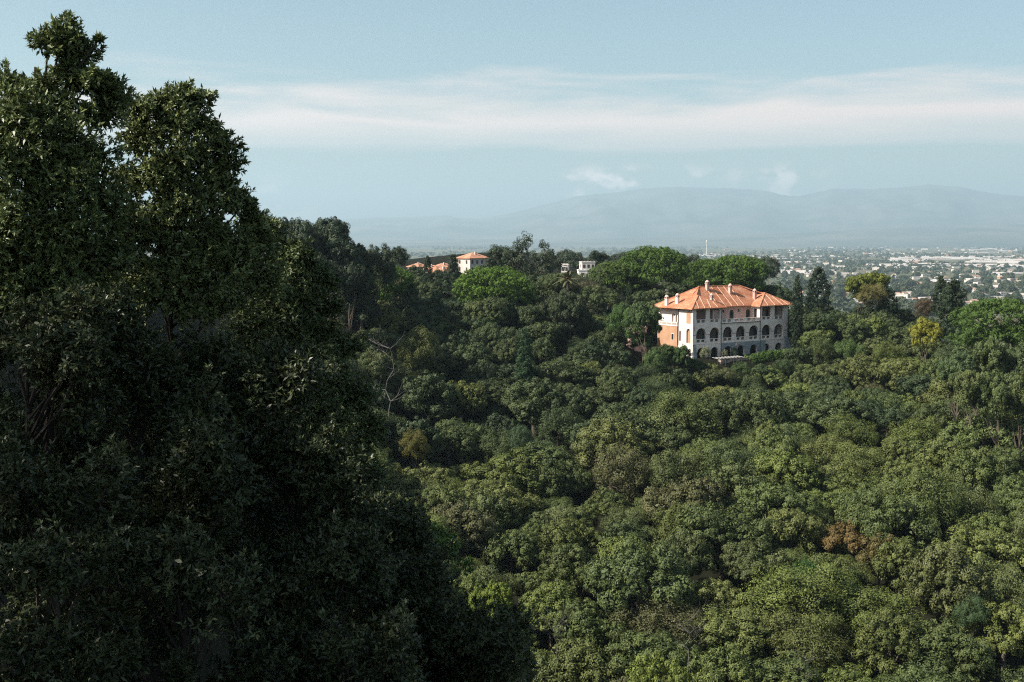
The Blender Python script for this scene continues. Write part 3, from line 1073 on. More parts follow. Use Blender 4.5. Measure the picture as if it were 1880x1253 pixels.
# stone pines: broad dense dome of knobbly plates; crown radius about 8, height 14.8
for s in range(3):
    g = random.Random(300 + s)
    lb = []
    n = 96
    for k in range(n):
        t = math.sqrt((k + 0.5) / n)
        a = k * 2.39996 + g.uniform(-0.3, 0.3)
        f = g.uniform(0.9, 1.04)
        x, y = 7.0 * f * t * math.cos(a), 7.0 * f * t * math.sin(a)
        z = 9.0 + 4.9 * math.sqrt(max(0, 1 - (t * 0.985) ** 2.4)) + g.uniform(-0.5, 0.35)
        r_ = g.uniform(0.85, 1.35)
        lb.append((x, y, z, r_, r_, r_ * 0.75))
    for k in range(64):
        a = k * 2.39996 + g.uniform(-0.2, 0.2)
        q = g.uniform(2.0, 7.2)
        lb.append((q * math.cos(a), q * math.sin(a), g.uniform(7.2, 10.4), 1.35, 1.35, 0.95))
    cm = clump_crown('pine_crown', lb, M['needle'], nb=11, rb=(0.28, 0.5), nl=36, size=(0.18, 0.38), aspect=0.34, jit=0.8, up=0.5, seed=320 + s, low_cut=-0.35, fill=0.16)
    lim = [(x * 0.8, y * 0.8, z - 0.6) for x, y, z, *_ in lb[6:90:6]]
    proto('pine', cm, trunk_mesh('pine_trunk', 8.6, 0.36, 0.24, lim, M['pine_bark'], 30 + s), 14.8, 8.2)
# cypresses: height 10, narrow
for s in range(2):
    g = random.Random(400 + s)
    lb = []
    for k in range(26):
        t = k / 25
        a = k * 2.4
        q = 0.55 * math.sin(math.pi * min(1, 0.12 + t * 0.88)) ** 0.8
        rr_ = 0.22 + 0.62 * math.sin(math.pi * min(1, 0.15 + 0.84 * t)) ** 0.7
        lb.append((q * math.cos(a), q * math.sin(a), 0.6 + 9.2 * t, rr_, rr_, rr_ * 1.7))
    cm = clump_crown('cypress_crown', lb, M['needle'], nb=40, rb=(0.16, 0.3), nl=26, size=(0.14, 0.26), aspect=0.35, jit=0.5, up=1.2, seed=420 + s, low_cut=-0.9)
    proto('cypress', cm, trunk_mesh('cypress_trunk', 6, 0.16, 0.05, [], M['bark'], 40 + s, 0.05), 10.3, 1.3)
# broad ragged conifers: height 12
for s in range(3):
    g = random.Random(500 + s)
    lb = []
    for k in range(58):
        t = k / 57
        a = k * 2.4 + g.uniform(-0.4, 0.4)
        q = (2.4 * (1 - t) ** 0.75 + 0.15) * g.uniform(0.6, 1.05)
        if s == 1:
            q = 2.3 * math.sin(math.pi * (0.2 + 0.75 * t)) * g.uniform(0.6, 1.05)
        rr_ = g.uniform(0.7, 1.15) * (1.0 - 0.4 * t)
        lb.append((q * math.cos(a), q * math.sin(a), 2.0 + 9.4 * t, rr_, rr_, rr_ * 0.8))
    cm = clump_crown('conifer_crown', lb, M['needle'], nb=17, rb=(0.25, 0.5), nl=40, size=(0.18, 0.34), aspect=0.35, jit=0.7, up=0.2, seed=520 + s, low_cut=-0.6, fill=0.2)
    proto('conifer', cm, trunk_mesh('conifer_trunk', 9, 0.3, 0.08, [], M['bark'], 50 + s, 0.1), 12.0, 2.9)
# open puffy tall trees: height 16
for s in range(2):
    g = random.Random(600 + s)
    lb = []
    for k in range(17 if s == 0 else 20):
        a = k * 2.4 + g.uniform(-0.5, 0.5)
        z = g.uniform(8.5, 15.2)
        q = g.uniform(0.6, 4.6) * (1 - (z - 8.5) / 13)
        rr_ = g.uniform(0.9, 1.6)
        lb.append((q * math.cos(a), q * math.sin(a), z, rr_, rr_, rr_ * 0.8))
    cm = clump_crown('tall_crown', lb, M['leaf'], nb=11, rb=(0.35, 0.6), nl=42, size=(0.2, 0.34), aspect=0.4, jit=1.0, seed=620 + s, fill=0.12)
    lim = [(x, y, z - 0.4) for x, y, z, *_ in lb]
    proto('tall', cm, trunk_mesh('tall_trunk', 9.0, 0.34, 0.2, lim, M['pine_bark'], 60 + s, 0.5), 16.0, 5.0)

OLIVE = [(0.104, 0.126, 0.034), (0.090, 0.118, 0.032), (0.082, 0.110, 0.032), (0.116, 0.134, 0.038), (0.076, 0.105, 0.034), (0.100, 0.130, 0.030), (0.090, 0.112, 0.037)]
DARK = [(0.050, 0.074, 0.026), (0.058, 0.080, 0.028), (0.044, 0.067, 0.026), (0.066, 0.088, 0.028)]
cname = lambda c: ('dull brown' if c[0] > c[1] * 1.05 else 'yellowish green' if c[0] > 0.11 and c[1] > 0.13 else 'pale olive' if c[0] > 0.1 else 'olive green' if c[0] > 0.072 else 'grey green' if c[2] > 0.037 else
                   'bright green' if c[1] > 0.1 else 'deep green')


def ground1(x, y):
    return float(ground(x, y)[0])


# hand-placed trees that stand out: kind, proto, px, top py, bottom of visible crown (unused), distance, height, width factor, colour, name, label
HAND = [
    ('pine', 0, 1200, 453, 375, 20.0, 1.6, (0.062, 0.112, 0.020), 'stone_pine', 'tallest bright green umbrella pine standing right behind the villa roof'),
    ('pine', 1, 1352, 468, 385, 18.5, 1.5, (0.062, 0.112, 0.020), 'stone_pine', 'bright green umbrella pine behind the villa roof, nearer the plain'),
    ('pine', 2, 1300, 476, 392, 17.0, 1.15, (0.055, 0.10, 0.018), 'stone_pine', 'small umbrella pine squeezed between the two big pines behind the villa'),
    ('pine', 2, 1128, 480, 372, 17.0, 1.15, (0.064, 0.104, 0.020), 'stone_pine', 'lower yellow green umbrella pine beside the tallest pine behind the villa'),
    ('pine', 1, 905, 489, 338, 14.5, 1.6, (0.078, 0.140, 0.020), 'stone_pine', 'wide vivid green umbrella pine in front of the distant ochre house'),
    ('pine', 0, 706, 488, 318, 15.0, 1.2, (0.072, 0.134, 0.020), 'stone_pine', 'vivid green umbrella pine below the terracotta roofs of the far houses'),
    ('pine', 2, 1838, 547, 262, 15.0, 1.45, (0.060, 0.106, 0.022), 'stone_pine', 'big bright umbrella pine with exposed trunk at the picture edge beyond the villa'),
    ('cypress', 0, 1464, 503, 336, 17.0, 1.15, (0.026, 0.042, 0.020), 'cypress_tree', 'dark columnar cypress at the far corner of the villa'),
    ('cypress', 1, 1432, 515, 350, 15.0, 0.75, (0.034, 0.055, 0.026), 'cypress_tree', 'thin grey green cypress peeking out behind the villa roof end'),
    ('conifer', 1, 1503, 487, 350, 17.0, 1.2, (0.024, 0.040, 0.022), 'conifer_tree', 'dark ragged conifer next to the columnar cypress beyond the villa'),
    ('oak', 2, 1598, 494, 356, 14.0, 1.1, (0.115, 0.135, 0.022), 'yellow_green_tree', 'tall yellow green tree standing against the plain'),
    ('oak', 5, 1575, 506, 352, 12.0, 0.62, (0.105, 0.130, 0.024), 'yellow_green_tree', 'lower yellow green tree leaning beside the tall yellow green one'),
    ('soft', 1, 1602, 524, 348, 9.0, 0.8, (0.120, 0.110, 0.032), 'olive_shrub', 'brownish olive bush in front of the tall yellow green tree'),
    ('conifer', 1, 1632, 526, 348, 9.0, 1.1, (0.024, 0.040, 0.020), 'conifer_tree', 'small dark rounded conifer beside the yellow green trees'),
    ('conifer', 0, 1750, 510, 318, 16.5, 1.85, (0.026, 0.042, 0.020), 'conifer_tree', 'big dark conifer standing alone against the plain near the umbrella pine'),
    ('conifer', 2, 1728, 505, 324, 15.0, 0.85, (0.030, 0.045, 0.022), 'conifer_tree', 'slim dark conifer top rising behind the big lone conifer'),
    ('oak', 3, 1702, 588, 300, 8.5, 0.62, (0.190, 0.190, 0.022), 'golden_tree', 'small golden yellow tree below the big dark conifer'),
    ('soft', 0, 1700, 548, 335, 8.0, 0.62, (0.075, 0.055, 0.030), 'reddish_shrub', 'reddish brown bush between the lone conifer and the yellow green trees'),
    ('cypress', 1, 1155, 515, 350, 15.0, 0.62, (0.028, 0.046, 0.020), 'cypress_tree', 'slender cypress standing in the wood just before the villa roof'),
    ('cypress', 0, 963, 598, 278, 13.0, 1.35, (0.030, 0.062, 0.026), 'ivy_column_tree', 'fat ivy covered columnar tree in the middle of the dark wood'),
    ('oak', 3, 762, 489, 420, 9.0, 0.6, (0.040, 0.058, 0.026), 'round_tree', 'small round tree covering the walls of the terracotta roofed houses'),
    ('oak', 6, 806, 494, 425, 9.0, 0.55, (0.044, 0.062, 0.026), 'round_tree', 'small tree before the terracotta roof next to the ochre house'),
    ('conifer', 0, 785, 469, 360, 13.0, 0.62, (0.030, 0.046, 0.024), 'conifer_tree', 'small pointed conifer in front of the terracotta roofs'),
    ('conifer', 2, 832, 466, 356, 14.0, 0.95, (0.028, 0.046, 0.024), 'conifer_tree', 'dark conifer hiding the near corner of the ochre house'),
    ('conifer', 0, 755, 520, 312, 11.0, 1.0, (0.028, 0.050, 0.022), 'conifer_tree', 'dark conifer in front of the umbrella pine below the terracotta roofs'),
    ('conifer', 2, 800, 530, 314, 10.0, 1.0, (0.030, 0.052, 0.022), 'conifer_tree', 'second dark conifer between the two vivid green umbrella pines'),
    ('tall', 0, 952, 428, 400, 21.0, 1.5, (0.040, 0.055, 0.026), 'eucalyptus_tree', 'tallest open puffy tree rising against the sky beside the ochre house'),
    ('tall', 1, 1002, 440, 396, 20.0, 1.6, (0.036, 0.052, 0.026), 'eucalyptus_tree', 'tall dark puffy tree with leaning pale trunk near the palm'),
    ('oak', 0, 920, 453, 404, 13.0, 1.0, (0.038, 0.056, 0.026), 'round_tree', 'round dark tree just beside the ochre house'),
    ('oak', 4, 1098, 462, 440, 11.0, 0.5, (0.028, 0.045, 0.024), 'round_tree', 'small dark tree in front of the white house'),
    ('oak', 3, 1046, 536, 316, 8.5, 0.72, (0.050, 0.066, 0.028), 'grey_shrub', 'dark oak bush hiding the trunk of the date palm'),
    ('oak', 0, 1018, 540, 318, 8.5, 0.7, (0.046, 0.062, 0.026), 'grey_shrub', 'second dark oak bush beside the date palm'),
    ('soft', 2, 1060, 508, 356, 9.0, 0.9, (0.060, 0.070, 0.030), 'grey_shrub', 'dull grey green bush standing behind the palm'),
    ('soft', 1, 1085, 520, 352, 8.5, 0.9, (0.075, 0.070, 0.035), 'grey_shrub', 'dry brownish bush between the palm and the pines'),
    ('oak', 2, 600, 391, 296, 19.5, 1.0, (0.034, 0.050, 0.024), 'cedar_tree', 'tallest dark tree on the ridge behind the black foliage'),
    ('oak', 6, 612, 412, 292, 17.5, 1.25, (0.036, 0.054, 0.026), 'cedar_tree', 'dense dark tree filling the ridge under the tallest one'),
    ('oak', 7, 556, 404, 288, 18.0, 1.1, (0.036, 0.052, 0.026), 'cedar_tree', 'dark tree on the ridge touching the black foliage'),
    ('oak', 1, 510, 400, 262, 16.0, 1.1, (0.036, 0.054, 0.028), 'cedar_tree', 'dark ridge tree half hidden behind the black foliage'),
    ('oak', 5, 640, 470, 288, 13.0, 0.9, (0.034, 0.050, 0.024), 'cedar_tree', 'low dark tree filling the gap under the ridge trees'),
    ('oak', 7, 600, 470, 276, 13.0, 1.0, (0.034, 0.050, 0.024), 'cedar_tree', 'dark tree at the foot of the ridge next to the black foliage'),
    ('conifer', 0, 662, 446, 294, 14.5, 1.5, (0.038, 0.052, 0.024), 'cedar_tree', 'spreading dark conifer at the foot of the tall ridge trees'),
    ('oak', 3, 690, 455, 306, 12.0, 0.85, (0.036, 0.052, 0.024), 'cedar_tree', 'dark round tree between the ridge trees and the lone round tree'),
    ('oak', 8, 731, 456, 330, 12.0, 0.62, (0.032, 0.048, 0.024), 'round_tree', 'lone round dark tree beside the terracotta roofs'),
    ('soft', 0, 655, 512, 300, 10.0, 0.7, (0.130, 0.140, 0.025), 'yellow_green_tree', 'yellow green bushy tree under the spreading dark conifer'),
    ('soft', 2, 1145, 562, 312, 10.5, 0.8, (0.055, 0.105, 0.025), 'leafy_tree', 'fresh green leafy tree left of the villa terrace block'),
    ('oak', 5, 1186, 556, 306, 13.0, 0.72, (0.050, 0.082, 0.024), 'leafy_tree', 'green tree overlapping the villa side wall beside the orange terrace block'),
    ('soft', 0, 1205, 640, 300, 9.0, 0.62, (0.052, 0.090, 0.024), 'leafy_tree', 'green bush hiding the foot of the orange terrace block'),
    ('oak', 1, 1246, 637, 302, 8.5, 0.5, (0.046, 0.082, 0.022), 'leafy_tree', 'green tree hiding the lower near corner of the villa'),
    ('soft', 1, 770, 606, 268, 11.0, 0.8, (0.070, 0.085, 0.022), 'mossy_tree', 'mossy olive tree behind the bare dead tree'),
    ('oak', 2, 690, 640, 262, 10.0, 0.8, (0.062, 0.080, 0.024), 'mossy_tree', 'olive tree around the bare dead trunk'),
    ('soft', 2, 762, 792, 232, 8.0, 0.5, (0.105, 0.100, 0.020), 'mossy_tree', 'small mustard green tree beneath the bare dead tree'),
    ('soft', 0, 955, 782, 240, 10.0, 0.45, (0.055, 0.090, 0.040), 'grey_green_tree', 'bluish green feathery tree in the dark hollow of the wood'),
    ('soft', 1, 1180, 764, 250, 11.0, 1.55, (0.112, 0.138, 0.046), 'broad_tree', 'broad pale domed tree in the middle of the forest below the villa'),
    ('soft', 2, 1420, 780, 248, 10.5, 1.35, (0.092, 0.122, 0.048), 'broad_tree', 'broad grey green domed tree downhill of the villa hedge'),
    ('oak', 6, 1560, 955, 192, 9.5, 0.75, (0.110, 0.080, 0.024), 'rusty_tree', 'rusty brown oak in the middle of the green slope'),
    ('oak', 8, 1615, 985, 188, 9.0, 0.7, (0.105, 0.090, 0.028), 'rusty_tree', 'second rusty brown oak just downhill of the first'),
    ('soft', 0, 1480, 1030, 178, 8.5, 0.5, (0.030, 0.085, 0.018), 'emerald_tree', 'small emerald green tree near the rusty brown oaks'),
    ('soft', 1, 1785, 1095, 166, 9.0, 0.42, (0.050, 0.085, 0.032), 'emerald_tree', 'small blue green tree low on the slope'),
    ('oak', 0, 1740, 1010, 172, 11.5, 1.12, (0.080, 0.092, 0.030), 'big_oak_tree', 'very large round oak low on the slope below the umbrella pine'),
    ('oak', 5, 1215, 1205, 140, 8.0, 0.65, (0.112, 0.146, 0.028), 'yellow_green_tree', 'yellow green oak at the bottom edge of the forest'),
    ('oak', 1, 1800, 628, 246, 10.0, 0.8, (0.070, 0.095, 0.030), 'pine_foot_tree', 'olive tree hiding the foot of the big umbrella pine at the edge'),
    ('oak', 3, 1862, 636, 248, 10.0, 0.8, (0.060, 0.085, 0.030), 'pine_foot_tree', 'darker tree hiding the foot of the big umbrella pine at the edge'),
    ('oak', 6, 1760, 640, 244, 9.5, 0.7, (0.055, 0.085, 0.030), 'pine_foot_tree', 'small dark tree at the inner foot of the big umbrella pine'),
    ('oak', 2, 1786, 672, 236, 9.0, 0.75, (0.075, 0.096, 0.030), 'pine_foot_tree', 'olive tree downhill of the trees at the foot of the edge pine'),
    ('oak', 5, 1838, 682, 234, 9.0, 0.8, (0.068, 0.094, 0.030), 'pine_foot_tree', 'mid green tree downhill of the edge pine, nearer the picture edge'),
    ('oak', 8, 1878, 690, 232, 9.0, 0.75, (0.078, 0.1, 0.032), 'pine_foot_tree', 'olive tree cut by the picture edge downhill of the edge pine'),
    ('oak', 4, 905, 1070, 118, 9.0, 0.35, (0.110, 0.150, 0.022), 'yellow_green_tree', 'small yellow green tree at the rim of the black shade'),
]
SIL = np.array([(560, 560), (640, 540), (700, 545), (760, 545), (860, 548), (960, 530), (1040, 540), (1110, 560), (1140, 590), (1195, 668), (1300, 672), (1455, 672), (1462, 600), (1490, 575), (1560, 556), (1650, 560), (1690, 600), (1745, 620), (1800, 630), (1900, 640)], float)
taken = []
for kind, pi_, px, py, Yd, H, wf, colr, nm, lab in HAND:
    cm, tm, top, rad = PROTO[kind][pi_ % len(PROTO[kind])]
    p = at(px, py, Yd)
    gz = ground1(p[0], p[1])
    H = max(p[2] - gz + 0.2, H * 0.6)
    sz = H / top
    # keep the width asked for even where the ground makes the tree taller
    wscale = wf * {'pine': 1.0, 'cypress': 1.5, 'conifer': 1.25, 'tall': 1.3, 'oak': 1.2, 'soft': 1.1}[kind]
    cz = wscale * {'pine': 0.92, 'cypress': 1.0, 'conifer': 1.0, 'tall': 0.95, 'oak': 1.0, 'soft': 1.0}[kind]
    if kind == 'cypress':
        cz = max(sz * 0.98, 0.5)
    if kind in ('oak', 'soft') and Yd < 330:
        cz = max(cz, min(sz * 0.92, cz * 1.35))
    colr = tuple(c * 1.12 for c in colr)
    e = plant_tree(kind, pi_, nm, (p[0], p[1], p[2] - top * sz), random.uniform(0, 6.28), (wscale, wscale, sz), colr, lab, crown=(wscale, cz))
    taken.append((p[0], p[1], min(2.6, rad * wscale * 0.5) if nm != 'big_oak_tree' else 5.0))

# the forest of evergreen oaks on the slope
cand = []
taken_a = [np.array(t) for t in taken]
yy = 128.0
pts = []
tries = 0
while tries < 9000 and len(pts) < 460:
    tries += 1
    Yd = math.sqrt(random.uniform(130 ** 2, 352 ** 2))
    pxr = random.uniform(590, 1960)
    x = (pxr - PW / 2) / FPX * Yd
    dmin = 7.6 + 2.4 * random.random() if Yd < 290 else 6.0 + 1.4 * random.random()
    if any((x - a) ** 2 + (Yd - b) ** 2 < dmin * dmin for a, b in pts):
        continue
    if any((x - t[0]) ** 2 + (Yd - t[1]) ** 2 < (t[2] + 1.2) ** 2 for t in taken):
        continue
    rel = np.array([x, Yd, 0]) - VC
    u, w_ = rel @ VU, rel @ VW
    if -7 < u < 42 and -8.5 < w_ < 19:
        continue
    gz = ground1(x, Yd)
    sc = random.choice((random.uniform(0.85, 1.1), random.uniform(1.0, 1.35), random.uniform(1.15, 1.7))) * (1.0 if Yd < 290 else 0.82)
    H = 9.0 * (0.55 + 0.45 * sc) * random.uniform(0.8, 1.24)
    ppx, ppy = proj((x, Yd, gz + H))
    s_lim = np.interp(ppx, SIL[:, 0], SIL[:, 1])
    s_lim = max(s_lim, np.interp(ppx - 40, SIL[:, 0], SIL[:, 1]) if Yd < 340 else 0, np.interp(ppx + 40, SIL[:, 0], SIL[:, 1]) if Yd < 340 else 0)
    if ppy < s_lim:
        H2 = at(ppx, s_lim, Yd)[2] - gz
        if H2 < 4.5:
            continue
        H = H2
    # what the photo cannot show is left out
    if ppy > PH + 90 or ppx > PW + 90:
        continue
    if ppx < np.interp(ppy, [500, 700, 900, 1000, 1100, 1253], [590, 640, 640, 740, 830, 930]) - 40:
        continue
    pts.append((x, Yd))
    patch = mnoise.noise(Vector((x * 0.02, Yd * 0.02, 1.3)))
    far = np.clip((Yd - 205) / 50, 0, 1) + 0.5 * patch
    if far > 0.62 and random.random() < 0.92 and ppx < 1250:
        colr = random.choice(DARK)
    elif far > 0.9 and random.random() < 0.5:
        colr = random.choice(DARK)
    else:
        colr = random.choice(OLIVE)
    q = random.random()
    if q < 0.04:
        colr = (0.122, 0.145, 0.036)
    elif q < 0.065:
        colr = (0.064, 0.106, 0.028)
    elif q < 0.085:
        colr = (0.104, 0.108, 0.042)
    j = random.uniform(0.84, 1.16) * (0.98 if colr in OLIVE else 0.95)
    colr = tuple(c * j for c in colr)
    cand.append((x, Yd, gz, sc, H, colr, ppx, ppy))
for k in range(7000):
    Yd = math.sqrt(random.uniform(132 ** 2, 345 ** 2))
    x = (random.uniform(600, 1950) - PW / 2) / FPX * Yd
    if len(cand) > 560 or any((x - a) ** 2 + (Yd - b) ** 2 < 45 for a, b in pts) or any((x - t[0]) ** 2 + (Yd - t[1]) ** 2 < 9 for t in taken):
        continue
    rel = np.array([x, Yd, 0]) - VC
    u, w_ = rel @ VU, rel @ VW
    if -7 < u < 42 and -8.5 < w_ < 19:
        continue
    gz = ground1(x, Yd)
    sc = random.uniform(0.6, 0.85)
    H = random.uniform(5.2, 7.2)
    ppx, ppy = proj((x, Yd, gz + H))
    if ppy < np.interp(ppx, SIL[:, 0], SIL[:, 1]) + 6 or ppy > PH + 60 or ppx > PW + 60:
        continue
    if ppx < np.interp(ppy, [500, 700, 900, 1000, 1100, 1253], [590, 640, 640, 740, 830, 930]) - 20:
        continue
    pts.append((x, Yd))
    cand.append((x, Yd, gz, sc, H, random.choice(OLIVE if Yd < 235 else DARK), ppx, ppy))
nk = {}
for i, (x, Yd, gz, sc, H, colr, ppx, ppy) in enumerate(cand):
    soft = random.random() < 0.22
    kind = 'soft' if soft else 'oak'
    idx = random.randint(0, 20)
    nm = 'fine_leaved_tree' if soft else ('dark_oak_tree' if colr[0] < 0.068 else 'holm_oak_tree')
    size = 'large' if sc > 1.3 else 'small' if sc < 1.0 else 'mid-sized'
    tp = PROTO[kind][idx % len(PROTO[kind])][2]
    py_l = ppy + FPX * 2.0 / Yd
    lab = uniq('%s %s %s crown' % (size, cname(colr), 'feathery' if soft else 'oak'), ppx, min(py_l, PH))
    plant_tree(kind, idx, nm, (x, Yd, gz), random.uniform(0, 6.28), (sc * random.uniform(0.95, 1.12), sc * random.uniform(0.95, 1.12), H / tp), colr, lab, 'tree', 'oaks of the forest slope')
print('forest', len(cand))

# wooded rise behind the palm and the white house
for k in range(46):
    px = random.uniform(1030, 1420)
    Yd = random.uniform(600, 740)
    x = (px - PW / 2) / FPX * Yd
    topy = 459 + random.uniform(0, 26) + max(0, (px - 1180) * 0.05)
    p = at(px, topy, Yd)
    gz = ground1(p[0], p[1])
    H = max(p[2] - gz, 7)
    s = random.uniform(1.0, 1.4)
    plant_tree('oak', k, 'woodland_tree', (p[0], p[1], p[2] - H), random.uniform(0, 6), (s, s, H / 9.0), (0.05, 0.068, 0.034), uniq('hazy blue green tree on the wooded rise', px, topy), 'tree', 'trees of the wooded rise beyond the palm', crown=(s, s))
for k in range(16):
    px = random.uniform(745, 1010)
    Yd = random.uniform(420, 520)
    topy = np.interp(px, [740, 830, 900, 1010], [496, 492, 478, 478]) + random.uniform(0, 16)
    p = at(px, topy, Yd)
    gz = ground1(p[0], p[1])
    H = max(p[2] - gz, 6)
    s = random.uniform(0.7, 1.0)
    plant_tree('oak', k, 'woodland_tree', (p[0], p[1], p[2] - H), random.uniform(0, 6), (s, s, H / 9.0), (0.045, 0.062, 0.03), uniq('dusky green tree near the far ochre house', px, topy), 'tree', 'trees around the far houses', crown=(s, s))

# dark trees that fill the crest behind the slope, before the far houses and around the pines
SIL2 = np.array([(600, 505), (640, 510), (700, 512), (760, 508), (830, 503), (900, 505), (960, 503), (1010, 496), (1040, 500), (1060, 499), (1090, 502), (1120, 520), (1200, 512), (1290, 505), (1440, 520), (1500, 552), (1560, 548), (1650, 552), (1720, 592), (1780, 632), (1900, 648)], float)
crest = []
for k in range(900):
    px = random.uniform(615, 1910)
    Yd = random.uniform(345, 455) if px < 1440 else random.uniform(330, 362) if px < 1740 else random.uniform(278, 335)
    x = (px - PW / 2) / FPX * Yd
    rel = np.array([x, Yd, 0]) - VC
    u, w_ = rel @ VU, rel @ VW
    if -5 < u < 42 and -9 < w_ < 19:
        continue
    if len(crest) >= 140 or any((x - a) ** 2 + (Yd - b) ** 2 < 46 for a, b in crest):
        continue
    topy = np.interp(px, SIL2[:, 0], SIL2[:, 1]) + random.uniform(0, 14)
    gz = ground1(x, Yd)
    H = at(px, topy, Yd)[2] - gz
    if H < 3.5:
        continue
    H = min(H, random.uniform(8, 13))
    qx, qy = proj((x, Yd, gz + H))
    crest.append((x, Yd))
    s = random.uniform(0.75, 1.1) * min(1, H / 7)
    plant_tree('oak', random.randint(0, 20), 'dark_oak_tree', (x, Yd, gz), random.uniform(0, 6.28), (s, s, H / 9.0), random.choice(DARK), uniq('dark oak on the crest', qx, qy), 'tree', 'oaks of the crest', crown=(s * 1.1, s))
# bushes along the foot of the villa terrace
for k, (px, topy, Yd, wf, c) in enumerate([(1262, 655, 304, 0.5, (0.05, 0.085, 0.024)), (1283, 664, 303, 0.42, (0.052, 0.08, 0.026)), (1305, 676, 300, 0.5, (0.07, 0.085, 0.032)), (1335, 678, 300, 0.5, (0.085, 0.1, 0.036)), (1225, 634, 304, 0.55, (0.05, 0.082, 0.022)),
                                           (1362, 668, 303, 0.45, (0.056, 0.09, 0.026)), (1400, 668, 306, 0.5, (0.05, 0.08, 0.028)), (1440, 662, 310, 0.5, (0.05, 0.08, 0.026)), (1478, 640, 322, 0.7, (0.05, 0.075, 0.026)), (1500, 615, 330, 0.8, (0.062, 0.085, 0.028)), (1180, 612, 312, 0.6, (0.055, 0.095, 0.025))]):
    p = at(px, topy, Yd)
    gz = min(ground1(p[0], p[1]), p[2] - 4)
    H = p[2] - gz
    plant_tree('soft' if k % 2 else 'oak', k, 'terrace_bush', (p[0], p[1], gz), k * 1.1, (wf, wf, H / 9.0), c, uniq('leafy bush along the foot of the villa terrace', px, topy), 'bush', 'bushes along the villa terrace', crown=(wf * 1.15, wf))

# clipped hedge before the villa
hd = empty('hedge', villa_pt(19.0, -6.6, -2.2), VTH)
tag(hd, 'long clipped bright green hedge below the villa arches', 'hedge')
lbh = []
for k in range(36):
    t = k / 35
    x = 23.0 * t - 4.5
    for y in (-0.9, 0.9):
        for z in (-2.4, -1.2, 0.0, 1.3, 2.4):
            lbh.append((x + random.uniform(-0.2, 0.2), y * (1.0 if z < 2 else 0.7), z - 0.55 * (1 - min(1, t * 2.2)) + 0.35 * math.sin(3.1 * t), 0.95, 0.95, 0.75))
hm = clump_crown('hedge_foliage', lbh, M['leaf'], nb=9, rb=(0.22, 0.36), nl=40, size=(0.14, 0.26), aspect=0.5, seed=9, up=0.6)
link('foliage', hm, hd, (0.072, 0.132, 0.024))
hs = MB()
for k in range(14):
    hs.tube([(-4 + k * 1.5, 0, -3), (-4 + k * 1.5, 0.1, 0.4)], 0.06, 5)
hs.obj('stem', M['bark'], hd)
# flowering bush before the first arches
for (u, w_, s, c, lab) in ((2.6, -2.2, 0.42, (0.20, 0.22, 0.12), 'pale flowering bush before the first ground arch of the villa'), (12.9, -2.6, 0.34, (0.055, 0.085, 0.04), 'green bush beside the garden lamp on the villa terrace'),
                           (9.6, -2.4, 0.3, (0.14, 0.15, 0.08), 'small pale shrub beside the second ground arch of the villa')):
    p = vil(u, w_, -0.4)
    plant_tree('soft', int(u), 'terrace_shrub', (p[0], p[1], p[2] - 0.6), u, (s * 0.7, s * 0.7, s), c, lab, 'shrub')

# palm with orange fruit
pp = at(1042, 516, 334)
palm = empty('palm_tree', (pp[0], pp[1], pp[2]))
tag(palm, 'date palm with orange fruit stalks sticking out of the wood', 'palm')
MB().tube([(0, 0, ground1(pp[0], pp[1]) - pp[2] - 0.5), (0, 0, 0.4)], [0.45, 0.36], 8).obj('trunk', M['bark'], palm)
M['frond'] = noise_mat('palm_frond', (0.085, 0.09, 0.04), (0.14, 0.135, 0.065), 0.8, 0.6)
M['fruit'] = noise_mat('orange_fruit', (0.50, 0.16, 0.02), (0.62, 0.26, 0.04), 2, 0.7)
for k in range(30):
    a = k * 2.4
    el = 1.35 - 1.5 * (k / 29)
    ln = random.uniform(3.4, 4.6)
    b = MB()
    pr = []
    for j in range(7):
        t = j / 6
        hx = ln * (t * math.cos(el))
        hz = ln * (t * math.sin(el) - 0.38 * t * t)
        pr.append((hx * math.cos(a), hx * math.sin(a), 0.4 + hz))
    b.tube(pr, [0.06, 0.05, 0.045, 0.04, 0.03, 0.02, 0.01], 4)
    for j in range(1, 6):
        p0, p1 = Vector(pr[j]), Vector(pr[j + 1])
        d = (p1 - p0).normalized()
        sd = d.cross(Vector((0, 0, 1))).normalized()
        for q in range(6):
            c = p0.lerp(p1, q / 6)
            for s in (-1, 1):
                tp = c + (sd * s * 0.75 + d * 0.45 - Vector((0, 0, 0.25))) * (0.85 - 0.1 * j)
                b.add([c - d * 0.08, c + d * 0.14, tp], [(0, 1, 2)])
    b.obj('frond', M['frond'], palm)
for k in range(9):
    a = k * 0.7
    b = MB()
    b.tube([(0, 0, 0.3), (0.55 * math.cos(a), 0.55 * math.sin(a), 1.0), (0.85 * math.cos(a), 0.85 * math.sin(a), 0.7)], [0.06, 0.1, 0.16], 5)
    b.obj('fruit_stalk', M['fruit'], palm)


